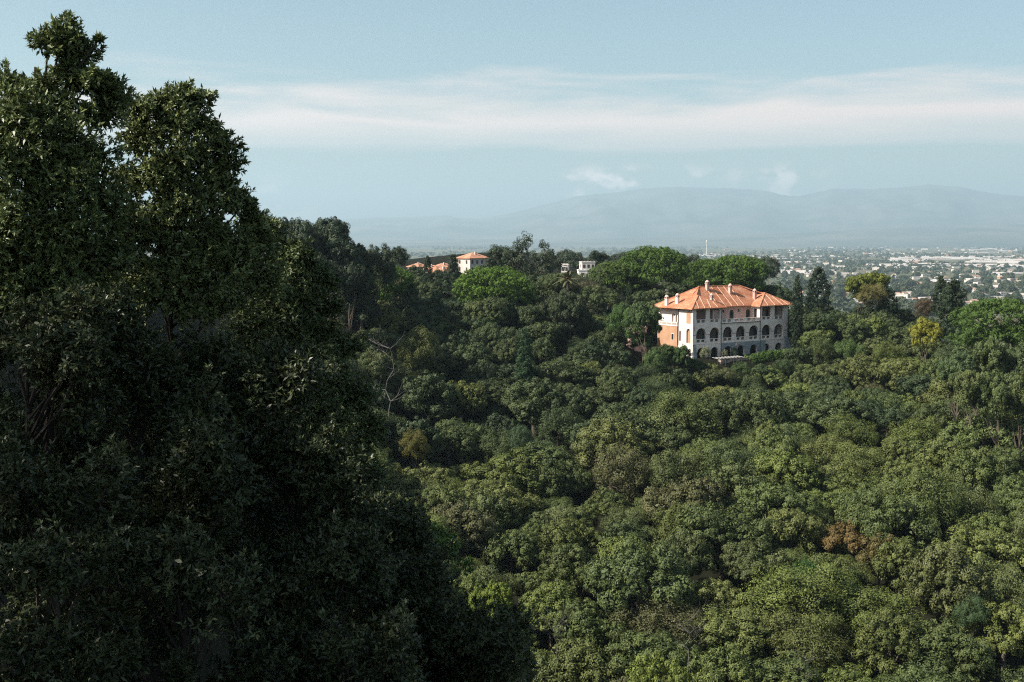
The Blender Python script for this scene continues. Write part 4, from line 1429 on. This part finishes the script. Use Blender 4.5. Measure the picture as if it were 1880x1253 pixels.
# dead trees
def dead_tree(px, py_base, py_top, Yd, seed, label, spread=0.55):
    g = random.Random(seed)
    b0 = at(px, py_base, Yd)
    t0 = at(px, py_top, Yd)
    H = t0[2] - b0[2]
    e = empty('dead_tree', tuple(b0))
    tag(e, label, 'tree')
    pts = [(g.uniform(-0.06, 0.06) * H * (k > 0), g.uniform(-0.05, 0.05) * H, H * k / 7) for k in range(8)]
    pts[0] = (0, 0, -3.0)
    MB().tube(pts, [0.0085 * H * (1 - 0.11 * k) for k in range(8)], 6).obj('trunk', M['dead_wood'], e)
    for k in range(15):
        i = g.randint(2, 7)
        s = Vector(pts[i])
        a = g.choice((0.3, 2.8, -0.4, 3.4)) + g.uniform(-0.5, 0.5)
        ln = H * g.uniform(0.16, 0.42) * spread / 0.55
        pr = [s]
        d = Vector((math.cos(a), math.sin(a) * 0.6, g.uniform(0.1, 0.9))).normalized()
        b = MB()
        for j in range(4):
            d = (d + Vector((g.uniform(-.35, .35), g.uniform(-.35, .35), g.uniform(-.2, .35)))).normalized()
            pr.append(pr[-1] + d * ln / 4)
        r_ = 0.0042 * H
        b.tube(pr, [r_, r_ * 0.8, r_ * 0.6, r_ * 0.4, r_ * 0.2], 5)
        for j in (1, 2, 2, 3, 3, 4, 4):
            dd = (d + Vector((g.uniform(-.9, .9), g.uniform(-.5, .5), g.uniform(-.4, .7)))).normalized()
            b.tube([pr[j], pr[j] + dd * ln * 0.2, pr[j] + dd * ln * 0.35 + Vector((0, 0, ln * 0.05))], [r_ * 0.35, r_ * 0.25, r_ * 0.12], 4)
        b.obj('branch', M['dead_wood'], e)
    return e


dead_tree(716, 775, 640, 240, 3, 'bare pale dead tree in the dark wood uphill of the black shade')
dead_tree(1262, 1215, 1140, 150, 5, 'bare grey dead branches poking out low on the slope', 0.9)
dead_tree(1495, 1130, 1062, 168, 8, 'thin bare dead tree beside the small emerald tree', 0.5)
dead_tree(1020, 1190, 1140, 140, 11, 'fallen bare branches beside the rim of the black shade', 1.2)
dead_tree(1480, 1262, 1212, 142, 13, 'bare forked twigs at the bottom edge of the forest', 0.8)
dead_tree(1100, 520, 487, 350, 17, 'bare grey twigs standing between palm and pines', 0.6)


# ------------------------------------------------------------------ near evergreen trees on the shaded bank
def near_crown(name, lobes, origin, seed, ntuft=100.0, nleaf=10, ln=(0.060, 0.105), asp=0.36, up=0.5, keep=1.0):
    """whorls of leaves at the twig ends, spread over and through each lobe; lobes: (px, py, radius px, distance)"""
    g = np.random.default_rng(seed)
    P, D, NN, T, S = [], [], [], [], []
    tips = []
    for px, py, rp_, Yd in lobes:
        c = at(px, py, Yd)
        r_ = rp_ / FPX * Yd
        n = max(14, int(ntuft * 4 * math.pi * r_ * r_ * keep))
        # twig clusters make the lobe uneven
        nc = max(6, int(n / 15))
        cd = units(nc, g)
        cc = c + cd * r_ * g.uniform(0.35, 1.0, (nc, 1)) ** 0.8 * np.array([1, 1, 0.92])
        k = g.integers(0, nc, n)
        off = units(n, g) * (g.uniform(0, 1, (n, 1)) ** 0.5) * min(0.24, r_ * 0.5)
        tc_ = cc[k] + off
        out = norm(tc_ - c)
        td = norm(out * 0.9 + off / 0.24 * 0.5 + np.array([0, 0, up]) + 0.35 * units(n, g))
        tips.append((c, r_, cc))
        m = n * nleaf
        base = np.repeat(tc_, nleaf, axis=0)
        axis = np.repeat(td, nleaf, axis=0)
        d = norm(axis * 0.75 + units(m, g) * 0.85)
        nn = norm(axis * 0.8 + np.array([0, 0, 0.5]) + 0.6 * units(m, g))
        base = base + axis * g.uniform(-0.05, 0.03, (m, 1))
        P.append(base)
        D.append(d)
        NN.append(nn)
        T.append(np.clip(np.repeat(g.uniform(0, 1, n), nleaf) * 0.5 + 0.5 * g.uniform(0, 1, m), 0, 1))
        S.append(g.uniform(ln[0], ln[1], m))
        kf = n * 2
        P.append(c + units(kf, g) * r_ * (g.uniform(0, 1, (kf, 1)) ** 0.45) * 0.66)
        D.append(units(kf, g))
        NN.append(units(kf, g))
        T.append(g.uniform(0, 0.6, kf))
        S.append(g.uniform(0.09, 0.15, kf))
    P, D, NN, T, S = (np.concatenate(a) for a in (P, D, NN, T, S))
    V_ = leaf_quads(P, D, NN, S, S * asp) - np.array(origin)
    return quads_mesh(name, V_, M['near_leaf'], T), tips


def near_branches(b, tips, origin, root, stem_top, seed, r0_=0.16):
    g = random.Random(seed)
    o_ = Vector(origin)
    st = Vector(stem_top)
    rt = Vector(root)
    for c, r_, cc in tips:
        cv = Vector(c)
        # leave the stem at the height below the lobe
        t = min(1, max(0.05, ((cv.z - 1.2) - rt.z) / max(0.1, st.z - rt.z)))
        s = rt.lerp(st, t)
        mid = s.lerp(cv, 0.55) + Vector((g.uniform(-.12, .12), g.uniform(-.12, .12), -0.12))
        b.tube([s - o_, mid - o_, cv - o_], [0.03, 0.02, 0.012], 5)
        for q in cc[:: max(1, len(cc) // 9)]:
            qv = Vector(q)
            b.tube([cv - o_, cv.lerp(qv, 0.6) + Vector((0, 0, 0.03)) - o_, qv - o_], [0.014, 0.009, 0.005], 4)


def near_tree(name, lobes, px0, Yd, label, color, seed, cat='tree', **kw):
    x0 = at(px0, 900, Yd)[0]
    gz = ground1(x0, Yd)
    org = (x0, Yd, gz)
    cm, tips = near_crown('near_crown', lobes, org, seed, **kw)
    e = empty(name, org)
    tag(e, label, cat)
    link('crown', cm, e, color)
    tz = max(c[2] for c, _, _ in tips)
    b = MB()
    n = 8
    g = random.Random(seed)
    hi = tz - gz - 0.5
    pts_ = [(g.uniform(-.1, .1) * (k > 0), g.uniform(-.1, .1) * (k > 0), -0.5 + (hi + 0.5) * k / (n - 1)) for k in range(n)]
    b.tube(pts_, [0.15 - 0.13 * k / (n - 1) for k in range(n)], 8)
    b.obj('trunk', M['dark_bark'], e)
    b = MB()
    near_branches(b, tips, org, (x0, Yd, gz), (x0, Yd, tz), seed)
    b.obj('limbs', M['dark_bark'], e)
    return e


NEAR_A = [(118, 62, 44, 18.0), (150, 92, 34, 18.2), (88, 88, 26, 17.8), (182, 72, 0.1, 18), (125, 130, 40, 18.1), (165, 150, 38, 18.0), (195, 168, 40, 18.4), (25, 158, 40, 17.6), (75, 165, 36, 17.9), (120, 195, 46, 17.8),
          (200, 205, 42, 18.3), (40, 225, 62, 17.2), (115, 262, 60, 17.4), (15, 300, 70, 17.0), (90, 330, 70, 17.2), (165, 300, 52, 17.8), (185, 370, 58, 18.0), (40, 410, 80, 17.0), (130, 430, 72, 17.4), (200, 470, 62, 18.0),
          (60, 510, 84, 17.2), (-50, 240, 80, 17.4), (-60, 420, 90, 17.0), (-20, 560, 80, 17.3), (150, 545, 66, 17.6)]
NEAR_B = [(320, 172, 26, 19.8), (368, 182, 30, 20.0), (290, 190, 34, 19.6), (252, 195, 30, 19.4), (330, 218, 48, 19.8), (385, 232, 32, 20.0), (262, 250, 46, 19.4), (405, 262, 34, 20.0), (415, 300, 30, 20.1), (350, 290, 56, 19.6), (290, 320, 54, 19.3),
          (402, 328, 32, 20.0), (240, 330, 40, 19.2), (360, 370, 54, 19.4), (300, 400, 60, 19.2), (424, 360, 36, 20.0), (250, 430, 60, 19.0), (390, 430, 54, 19.6), (450, 372, 28, 20.4), (455, 410, 36, 20.4), (330, 470, 66, 19.2),
          (430, 470, 52, 19.8), (475, 440, 34, 20.6), (280, 520, 70, 19.0), (380, 540, 70, 19.4), (470, 510, 50, 20.4)]
NEAR_C = [(520, 470, 44, 24.0), (560, 480, 34, 24.2), (500, 530, 54, 23.6), (560, 540, 48, 24.0), (596, 512, 30, 24.4), (612, 562, 34, 24.5), (545, 455, 26, 24.3), (500, 430, 34, 24.0), (530, 600, 62, 23.6), (590, 610, 42, 24.2), (634, 640, 36, 24.6), (470, 600, 62, 23.2),
          (560, 670, 60, 23.8), (615, 700, 42, 24.4), (655, 730, 44, 24.6), (500, 690, 70, 23.4), (580, 760, 66, 23.8), (672, 800, 44, 24.6), (676, 880, 40, 24.6), (440, 690, 66, 23.0), (650, 850, 48, 24.6), (600, 850, 66, 24.0), (520, 800, 76, 23.4)]
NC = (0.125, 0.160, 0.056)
near_tree('near_oak_tree', NEAR_A, 90, 18.0, 'big dark evergreen oak whose topmost knob stands highest against the sky', NC, 11)
near_tree('near_oak_tree', NEAR_B, 320, 19.8, 'dark evergreen oak with two rounded tops beside the tallest near tree', (0.13, 0.162, 0.058), 12)
near_tree('near_oak_tree', NEAR_C, 545, 24.0, 'dark evergreen oak sloping down from the near trees towards the forest', (0.10, 0.132, 0.05), 13, keep=0.75)


def shrub_lobes(cx, cy, wpx, hpx, Yd, n, seed):
    g = random.Random(seed)
    return [(cx + g.uniform(-.5, .5) * wpx, cy + g.uniform(-.5, .5) * hpx, g.uniform(44, 80), Yd + g.uniform(-.8, .8)) for _ in range(n)]


DK_SHADE = (0.054, 0.070, 0.028)  # leaf colour lowered to deepen the bank's shade
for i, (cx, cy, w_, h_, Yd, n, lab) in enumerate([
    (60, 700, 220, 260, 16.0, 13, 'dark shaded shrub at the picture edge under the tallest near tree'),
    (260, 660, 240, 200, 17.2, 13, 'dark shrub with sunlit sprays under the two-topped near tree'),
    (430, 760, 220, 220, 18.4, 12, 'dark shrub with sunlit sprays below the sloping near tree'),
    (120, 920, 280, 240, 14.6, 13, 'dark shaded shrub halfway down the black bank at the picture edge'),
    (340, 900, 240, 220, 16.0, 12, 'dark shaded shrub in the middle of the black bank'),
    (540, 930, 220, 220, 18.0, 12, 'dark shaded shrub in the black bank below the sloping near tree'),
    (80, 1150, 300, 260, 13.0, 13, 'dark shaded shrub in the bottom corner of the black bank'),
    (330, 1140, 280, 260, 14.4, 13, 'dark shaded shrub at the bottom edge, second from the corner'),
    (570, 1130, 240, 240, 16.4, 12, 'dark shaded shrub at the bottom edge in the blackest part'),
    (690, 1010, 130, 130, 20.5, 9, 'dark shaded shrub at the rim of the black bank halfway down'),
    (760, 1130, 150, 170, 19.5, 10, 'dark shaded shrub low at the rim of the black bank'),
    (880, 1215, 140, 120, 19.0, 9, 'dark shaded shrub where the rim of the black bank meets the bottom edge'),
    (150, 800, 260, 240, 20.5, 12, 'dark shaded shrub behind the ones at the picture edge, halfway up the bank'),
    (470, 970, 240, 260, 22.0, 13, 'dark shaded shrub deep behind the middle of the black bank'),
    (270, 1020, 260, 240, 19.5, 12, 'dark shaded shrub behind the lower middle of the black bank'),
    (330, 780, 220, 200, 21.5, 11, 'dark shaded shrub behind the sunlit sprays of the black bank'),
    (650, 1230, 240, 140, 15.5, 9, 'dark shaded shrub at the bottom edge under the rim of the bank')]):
    near_tree('bank_shrub', shrub_lobes(cx, cy, w_, h_, Yd, n + 5, 70 + i), cx, Yd, lab, DK_SHADE, 200 + i, 'shrub', ntuft=44.0, nleaf=9, ln=(0.06, 0.10))
    # sunlit bramble at the rim
near_tree('rim_bramble', [(800, 985, 26, 40.0), (830, 1000, 24, 40.5), (770, 965, 18, 40.0), (850, 1040, 22, 40.5)], 810, 40.0, 'sunlit bright green bramble at the rim of the black bank', (0.075, 0.15, 0.03), 260, 'shrub', ntuft=14, nleaf=9, ln=(0.10, 0.2))

# unseen trees up the bank, added and sized to shade the lower bank
for k, (kind, x, y, h, s, lab) in enumerate([('tall', -17.5, 7.0, 10.5, 1.0, 'open topped tree uphill on the near bank, second from the camera'),                                              ('oak', -20.5, 14.0, 9.6, 1.0, 'round oak uphill on the near bank beside the open topped trees'),
                                             ('tall', -22.0, 20.5, 11.5, 1.05, 'open topped tree uphill on the near bank, third from the camera'), ('tall', -18.5, 1.0, 10.5, 1.0, 'open topped tree uphill on the near bank, closest to the camera'),
                                             ('tall', -25.0, 1.5, 16.6, 1.5, 'open topped tree at the back of the near bank, closest to the camera'), ('tall', -25.5, 8.0, 17.2, 1.5, 'open topped tree at the back of the near bank, closer to the camera'), ('tall', -26.5, 14.0, 17.8, 1.5, 'tallest open topped tree at the back of the near bank'), ('tall', -27.0, 20.5, 17.6, 1.5, 'open topped tree at the back of the near bank, away from the camera'), ('oak', -29, 28, 15.5, 1.2, 'oak furthest along the back of the near bank')]):
    sc_ = s * (0.75 if kind == 'tall' else 0.95)
    tp_ = 16.0 if kind == 'tall' else 9.0
    plant_tree(kind, k, 'bank_oak_tree', (x, y, ground1(x, y)), k * 1.3, (s, s, h / tp_), (0.06, 0.072, 0.024), lab, 'tree', 'trees uphill on the near bank', crown=(sc_, sc_))

# ------------------------------------------------------------------ far houses
def simple_house(name, p, rz, wd, dp, hw, hr, label, wallm, roofm, flat=False, floors=2, cols=4, group=None):
    e = empty(name, tuple(p), rz)
    tag(e, label, 'house', group)
    MB().box(-wd / 2, wd / 2, -dp / 2, dp / 2, -8, hw).obj('wall', M[wallm], e)
    if flat:
        b = MB().box(-wd / 2 - 0.15, wd / 2 + 0.15, -dp / 2 - 0.15, dp / 2 + 0.15, hw + 0.002, hw + 0.4)
        for k in range(5):
            x = -wd / 2 + k * wd / 4.6
            b.box(x, x + wd / 9, -dp / 2 - 0.15, -dp / 2 + 0.1, hw + 0.4, hw + 0.75)
        b.obj('roof', M[wallm], e)
    else:
        a, c = wd / 2 + 0.6, dp / 2 + 0.6
        rd = max(0.3, a - c)
        b = MB().add([(-a, -c, hw), (a, -c, hw), (a, c, hw), (-a, c, hw), (-rd, 0, hw + hr), (rd, 0, hw + hr), (-a, -c, hw - .2), (a, -c, hw - .2), (a, c, hw - .2), (-a, c, hw - .2)],
                     [(0, 1, 5, 4), (1, 2, 5), (2, 3, 4, 5), (3, 0, 4), (9, 8, 7, 6), (0, 6, 7, 1), (1, 7, 8, 2), (2, 8, 9, 3), (3, 9, 6, 0)])
        r_ = b.obj('roof', M[roofm], e)
        MB().box(-rd * 0.5 - .35, -rd * 0.5 + .35, -c * 0.4 - .35, -c * 0.4 + .35, hw, hw + hr + 0.35).obj('chimney', M[wallm], r_)
    wm = MB().box(-0.5, 0.5, -0.05, 0.05, 0, 1.5).mesh('window', M['wood_dark'])
    for f in range(floors):
        z = hw - 2.4 - f * 3.1
        for c in range(cols):
            link('window', wm, e, loc=(-wd / 2 + wd * (c + 0.5) / cols, -dp / 2 - 0.03, z))
        for c in range(max(1, cols - 2)):
            link('window', wm, e, loc=(-wd / 2 - 0.03, -dp / 2 + dp * (c + 0.5) / max(1, cols - 2), z), rot=(0, 0, math.pi / 2))
    return e


p = at(868, 474, 520)
simple_house('ochre_house', (p[0], p[1], p[2] - 7.0), R(40), 10.5, 9.5, 7.0, 2.4, 'square ochre house with hipped terracotta roof beyond the dark conifer', 'house_wall', 'roof_far', cols=4)
for px, py, Yd, rz, wd, dp, hw, hr, lab in [(768, 490, 500, 12, 8, 8, 4, 1.6, 'terracotta roofed house at the end of the far row'), (796, 495, 470, -20, 7, 8, 4, 1.7, 'terracotta roofed house just behind the small pointed conifer'),
                                            (815, 491, 505, 25, 9, 7, 4, 1.7, 'terracotta roofed house next to the ochre house'), (812, 500, 450, 30, 8, 7, 4, 1.8, 'low terracotta roofed house in front of the far row')]:
    p = at(px, py, Yd)
    simple_house('terracotta_house', (p[0], p[1], p[2] - hw), R(rz), wd, dp, hw, hr, lab, 'house_wall', 'roof_far', cols=3, floors=1, group='far houses with terracotta roofs')
p = at(1078, 479, 560)
simple_house('white_house', (p[0], p[1], p[2] - 5.0), R(8), 6.2, 6, 4.2, 0, 'white flat roofed house with arched windows on the wooded rise', 'plaster_white', 'roof_far', True, 2, 3)
p = at(1038, 487, 520)
simple_house('white_house', (p[0], p[1], p[2] - 2.6), R(-10), 3.0, 4, 2.6, 0, 'tiny white house among the trees beside the tall puffy trees', 'plaster_white', 'roof_far', True, 1, 2)
p = at(1075, 497, 470)
simple_house('garden_wall_house', (p[0], p[1], p[2] - 3.0), R(4), 6, 4, 3.0, 0, 'low grey house below the white flat roofed house', 'concrete_pale', 'roof_far', True, 1, 2)
p = at(1073, 512, 400)
simple_house('terracotta_house', (p[0], p[1], p[2] - 3.0), R(14), 3, 3, 3.0, 0.8, 'small terracotta roof half hidden between palm and pines', 'concrete_pale', 'roof_far', cols=1, floors=1, group='far houses with terracotta roofs')
p = at(1168, 604, 330)
an = simple_house('pink_annex', (p[0], p[1], p[2] - 5.2), VTH, 4.2, 4, 5.2, 0, 'pink outbuilding half hidden behind the tree beside the villa', 'plaster_pink', 'roof', True, 1, 3)

# ------------------------------------------------------------------ the plain
def plain_at(px, py):
    r = ray(px, py)
    return r * (PLAIN_Z / r[2])


def gh_mesh(name, wd, dp, sp):
    b = MB()
    n = int(wd / sp)
    for i in range(n):
        x0 = -wd / 2 + i * sp
        b.prism([(x0, 0), (x0 + sp - 0.3, 0), (x0 + sp - 0.3, 3.0), (x0 + sp / 2, 4.8), (x0, 3.0)], -dp / 2, dp / 2, FU)
    return b.mesh(name, M['sheet'])


GH = [gh_mesh('greenhouse', 60, 110, 10), gh_mesh('greenhouse', 95, 90, 9.5), gh_mesh('greenhouse', 130, 120, 10)]
ghs = [(1440, 1469, 473, 484), (1505, 1543, 469, 473), (1632, 1688, 472, 480), (1727, 1880, 471, 480), (1630, 1742, 486, 493), (1787, 1885, 481, 492), (1436, 1490, 498, 505), (1791, 1880, 456, 465), (1600, 1650, 465, 468), (1775, 1824, 528, 532),
       (1360, 1440, 470, 478), (1290, 1330, 468, 474), (1480, 1500, 545, 549), (1700, 1740, 517, 520), (1850, 1885, 500, 504)]
occupied = []
cnt = 0
for x0, x1, y0, y1 in ghs:
    n = max(1, int((x1 - x0) * (y1 - y0) / 55))
    for k in range(min(n, 16)):
        px = random.uniform(x0, x1)
        py = random.uniform(y0, y1)
        p = plain_at(px, py)
        m_ = GH[2] if p[1] > 5200 else GH[random.randint(0, 1)]
        o = link('greenhouse', m_, None, loc=(p[0], p[1], PLAIN_Z + 0.02 + 0.013 * cnt), rot=(0, 0, R(random.choice((-4, -4, 3)))))
        if p[1] > 5200:
            o.scale = (random.uniform(0.9, 1.6), random.uniform(0.8, 1.5), 1.2)
        tag(o, uniq('pale sheeted greenhouse on the hazy plain', px, py), 'greenhouse', 'greenhouses on the plain')
        occupied.append((px, py, 10))
        cnt += 1


def house_mesh(name, wd, dp, h, roof, wallm, roofm):
    b = MB().box(-wd / 2, wd / 2, -dp / 2, dp / 2, -1, h)
    nf = len(b.f)
    if roof:
        a, c = wd / 2 + 0.5, dp / 2 + 0.5
        b.add([(-a, -c, h + .01), (a, -c, h + .01), (a, c, h + .01), (-a, c, h + .01), (-a * .45, 0, h + roof), (a * .45, 0, h + roof)], [(0, 1, 5, 4), (1, 2, 5), (2, 3, 4, 5), (3, 0, 4), (3, 2, 1, 0)])
    else:
        b.box(-wd / 2 - .2, wd / 2 + .2, -dp / 2 - .2, dp / 2 + .2, h + .01, h + .6)
    nr = len(b.f)
    for k in range(3):
        x = -wd / 2 + wd * (k + 0.5) / 3
        for z in ((1.0, 2.4), (4.2, 5.6)):
            if z[1] < h:
                b.box(x - 0.6, x + 0.6, -dp / 2 - 0.06, -dp / 2 + 0.01, *z)
    me = b.mesh(name, M[wallm])
    me.materials.append(M[roofm])
    me.materials.append(M['wood_dark'])
    me.polygons.foreach_set('material_index', [0] * nf + [1] * (nr - nf) + [2] * (len(b.f) - nr))
    return me


HS = [house_mesh('plain_house', 12, 9, 6.0, 2.0, 'wall_plain', 'roof_plain'), house_mesh('plain_house', 15, 10, 6.5, 0, 'wall_plain', 'wall_plain'), house_mesh('plain_house', 10, 8, 3.8, 1.7, 'wall_plain', 'roof_plain'),
      house_mesh('plain_house', 18, 11, 8.5, 0, 'wall_plain', 'wall_plain'), house_mesh('plain_house', 20, 12, 5.5, 2.2, 'plaster_orange', 'roof_plain'), house_mesh('plain_house', 34, 16, 5, 0, 'wall_plain', 'sheet')]
HN = ['terracotta roofed pale house', 'flat roofed pale block', 'small terracotta roofed pink house', 'white flat roofed block', 'ochre house with terracotta roof', 'long white shed']
nh = 0
tries = 0
hp = []
while nh < 295 and tries < 4000:
    tries += 1
    px = random.uniform(1275, 1885) if random.random() < 0.25 else random.uniform(1440, 1885)
    py = 455 + 135 * random.random() ** 1.25
    if py > np.interp(px, [1275, 1430, 1500, 1560, 1650, 1700, 1760, 1885], [466, 500, 560, 565, 565, 590, 560, 565]):
        continue
    if any(abs(px - a) < 9 and abs(py - b_) < 2.2 for a, b_ in hp):
        continue
    p = plain_at(px, py)
    t = random.choice((0, 1, 1, 2, 3, 4, 5, 5)) if py < 520 else random.choice((0, 0, 1, 1, 2, 2, 3, 4, 5))
    s = random.uniform(0.85, 1.35) * (1.0 + max(0, (p[1] - 4000) / 12000))
    hp.append((px, py))
    o = link('plain_house', HS[t], None, loc=(p[0], p[1], PLAIN_Z), rot=(0, 0, random.uniform(-0.7, 0.7)), sc=s)
    tag(o, uniq(HN[t] + ' on the plain', px, py), 'house', 'houses scattered over the plain')
    nh += 1
# water tower
p = plain_at(1297, 468)
wt = empty('water_tower', (p[0], p[1], PLAIN_Z), 0, 1.0)
tag(wt, 'thin pale water tower rising from the plain behind the pines', 'tower')
hw = (468 - 441) / FPX * p[1]
MB().lathe([(4, 0), (2.4, hw * 0.2), (2.0, hw * 0.7), (2.2, hw * 0.74)], 10).obj('shaft', M['concrete_pale'], wt)
MB().lathe([(2.2, hw * 0.742), (5.5, hw * 0.8), (5.8, hw * 0.93), (3.5, hw * 0.97), (0.5, hw)], 12).obj('tank', M['wall_plain'], wt)
# round tent-like roof near the hill foot
p = plain_at(1712, 572)
tt = empty('conical_roof_hall', (p[0], p[1], PLAIN_Z))
tag(tt, 'hall with a grey conical roof at the near edge of the plain', 'building')
MB().lathe([(17, 0), (17, 4)], 12).obj('wall', M['concrete_pale'], tt)
MB().lathe([(19, 4.002), (10, 8.5), (3, 16), (0.6, 24)], 12).obj('roof', M['stone_grey'], tt)

# trees of the plain
PT = []
for s in range(5):
    lb = dome_lobes(7, 2.6, 3.2, 3.6, (1.6, 2.3), 800 + s)
    PT.append(clump_crown('plain_tree', lb, M['leaf'], nb=7, rb=(0.7, 1.1), nl=16, size=(0.6, 1.1), aspect=0.7, seed=820 + s, fill=0.1))
nt_ = 0
tp = []
tries = 0
while nt_ < 280 and tries < 5000:
    tries += 1
    px = random.uniform(1430, 1885)
    py = random.uniform(484, 592)
    if py > np.interp(px, [1275, 1430, 1500, 1560, 1650, 1700, 1760, 1885], [466, 520, 562, 570, 570, 595, 565, 570]):
        continue
    if any(abs(px - a) < 5 and abs(py - b_) < 2 for a, b_ in hp):
        continue
    p = plain_at(px, py)
    c = random.choice(((0.045, 0.062, 0.03), (0.055, 0.07, 0.032), (0.038, 0.055, 0.03), (0.07, 0.082, 0.035)))
    s = random.uniform(1.1, 2.6)
    e = link('plain_tree', random.choice(PT), None, c, (p[0], p[1], PLAIN_Z - 0.5), (0, 0, random.uniform(0, 6)), (s * 1.15, s * 1.15, s))
    tag(e, uniq('dusky tree on the plain', px, py), 'tree', 'trees scattered over the plain')
    nt_ += 1


def far_wood(name, n, ysel, seed):
    """distant tree belts of the plain as one mass"""
    g = np.random.default_rng(seed)
    Q, T = [], []
    k = 0
    while k < n:
        py = ysel(g)
        px = g.uniform(660, 1900)
        p = plain_at(px, py)
        belt = mnoise.noise(Vector((p[0] * 0.0011, p[1] * 0.00035, 0.5))) + 0.35 * mnoise.noise(Vector((p[0] * 0.006, p[1] * 0.002, 7)))
        if belt < -0.08 and py > 452:
            continue
        k += 1
        s = g.uniform(5, 9) * (1 + max(0, p[1] - 5000) / 9000)
        m = 14
        d = units(m, g)
        d[:, 2] = np.abs(d[:, 2])
        c = np.array([p[0], p[1], PLAIN_Z + s * 0.3])
        P = c + d * np.array([s * 0.9, s * 0.9, s * 0.9])
        ax = norm(units(m, g) + np.array([0, 0, 0.2]))
        q = leaf_quads(P - ax * s * 0.5, ax, norm(d + 0.4 * units(m, g)), np.full(m, s * 1.0), np.full(m, s * 0.9))
        Q.append(q)
        T.append(g.uniform(0, 1, m))
    o = link(name, quads_mesh(name, np.concatenate(Q), M['leaf'], np.concatenate(T)), None, (0.045, 0.062, 0.034))
    o['kind'] = 'stuff'


far_wood('far_woodland', 5200, lambda g: 446.5 + 50 * g.uniform() ** 2.0, 5)
far_wood('scrub_belt', 1700, lambda g: 470 + 115 * g.uniform() ** 0.9, 6)

# ------------------------------------------------------------------ haze
hz = link('haze', MB().box(-27000, 27000, -3500, 45000, PLAIN_Z - 3.5, 1780).mesh('haze', bpy.data.materials.new('haze_air')))
hz['kind'] = 'stuff'
hm_ = hz.data.materials[0]
hm_.use_nodes = True
ht = hm_.node_tree
ht.nodes.clear()
pv = ht.nodes.new('ShaderNodeVolumePrincipled')
pv.inputs['Color'].default_value = (0.655, 0.87, 1.0, 1)
pv.inputs['Density'].default_value = 5.5e-5
pv.inputs['Anisotropy'].default_value = 0.18
pv.inputs['Density Attribute'].default_value = ''
pv.inputs['Temperature Attribute'].default_value = ''
pv.inputs['Color Attribute'].default_value = ''
ho = ht.nodes.new('ShaderNodeOutputMaterial')
ht.links.new(pv.outputs[0], ho.inputs['Volume'])
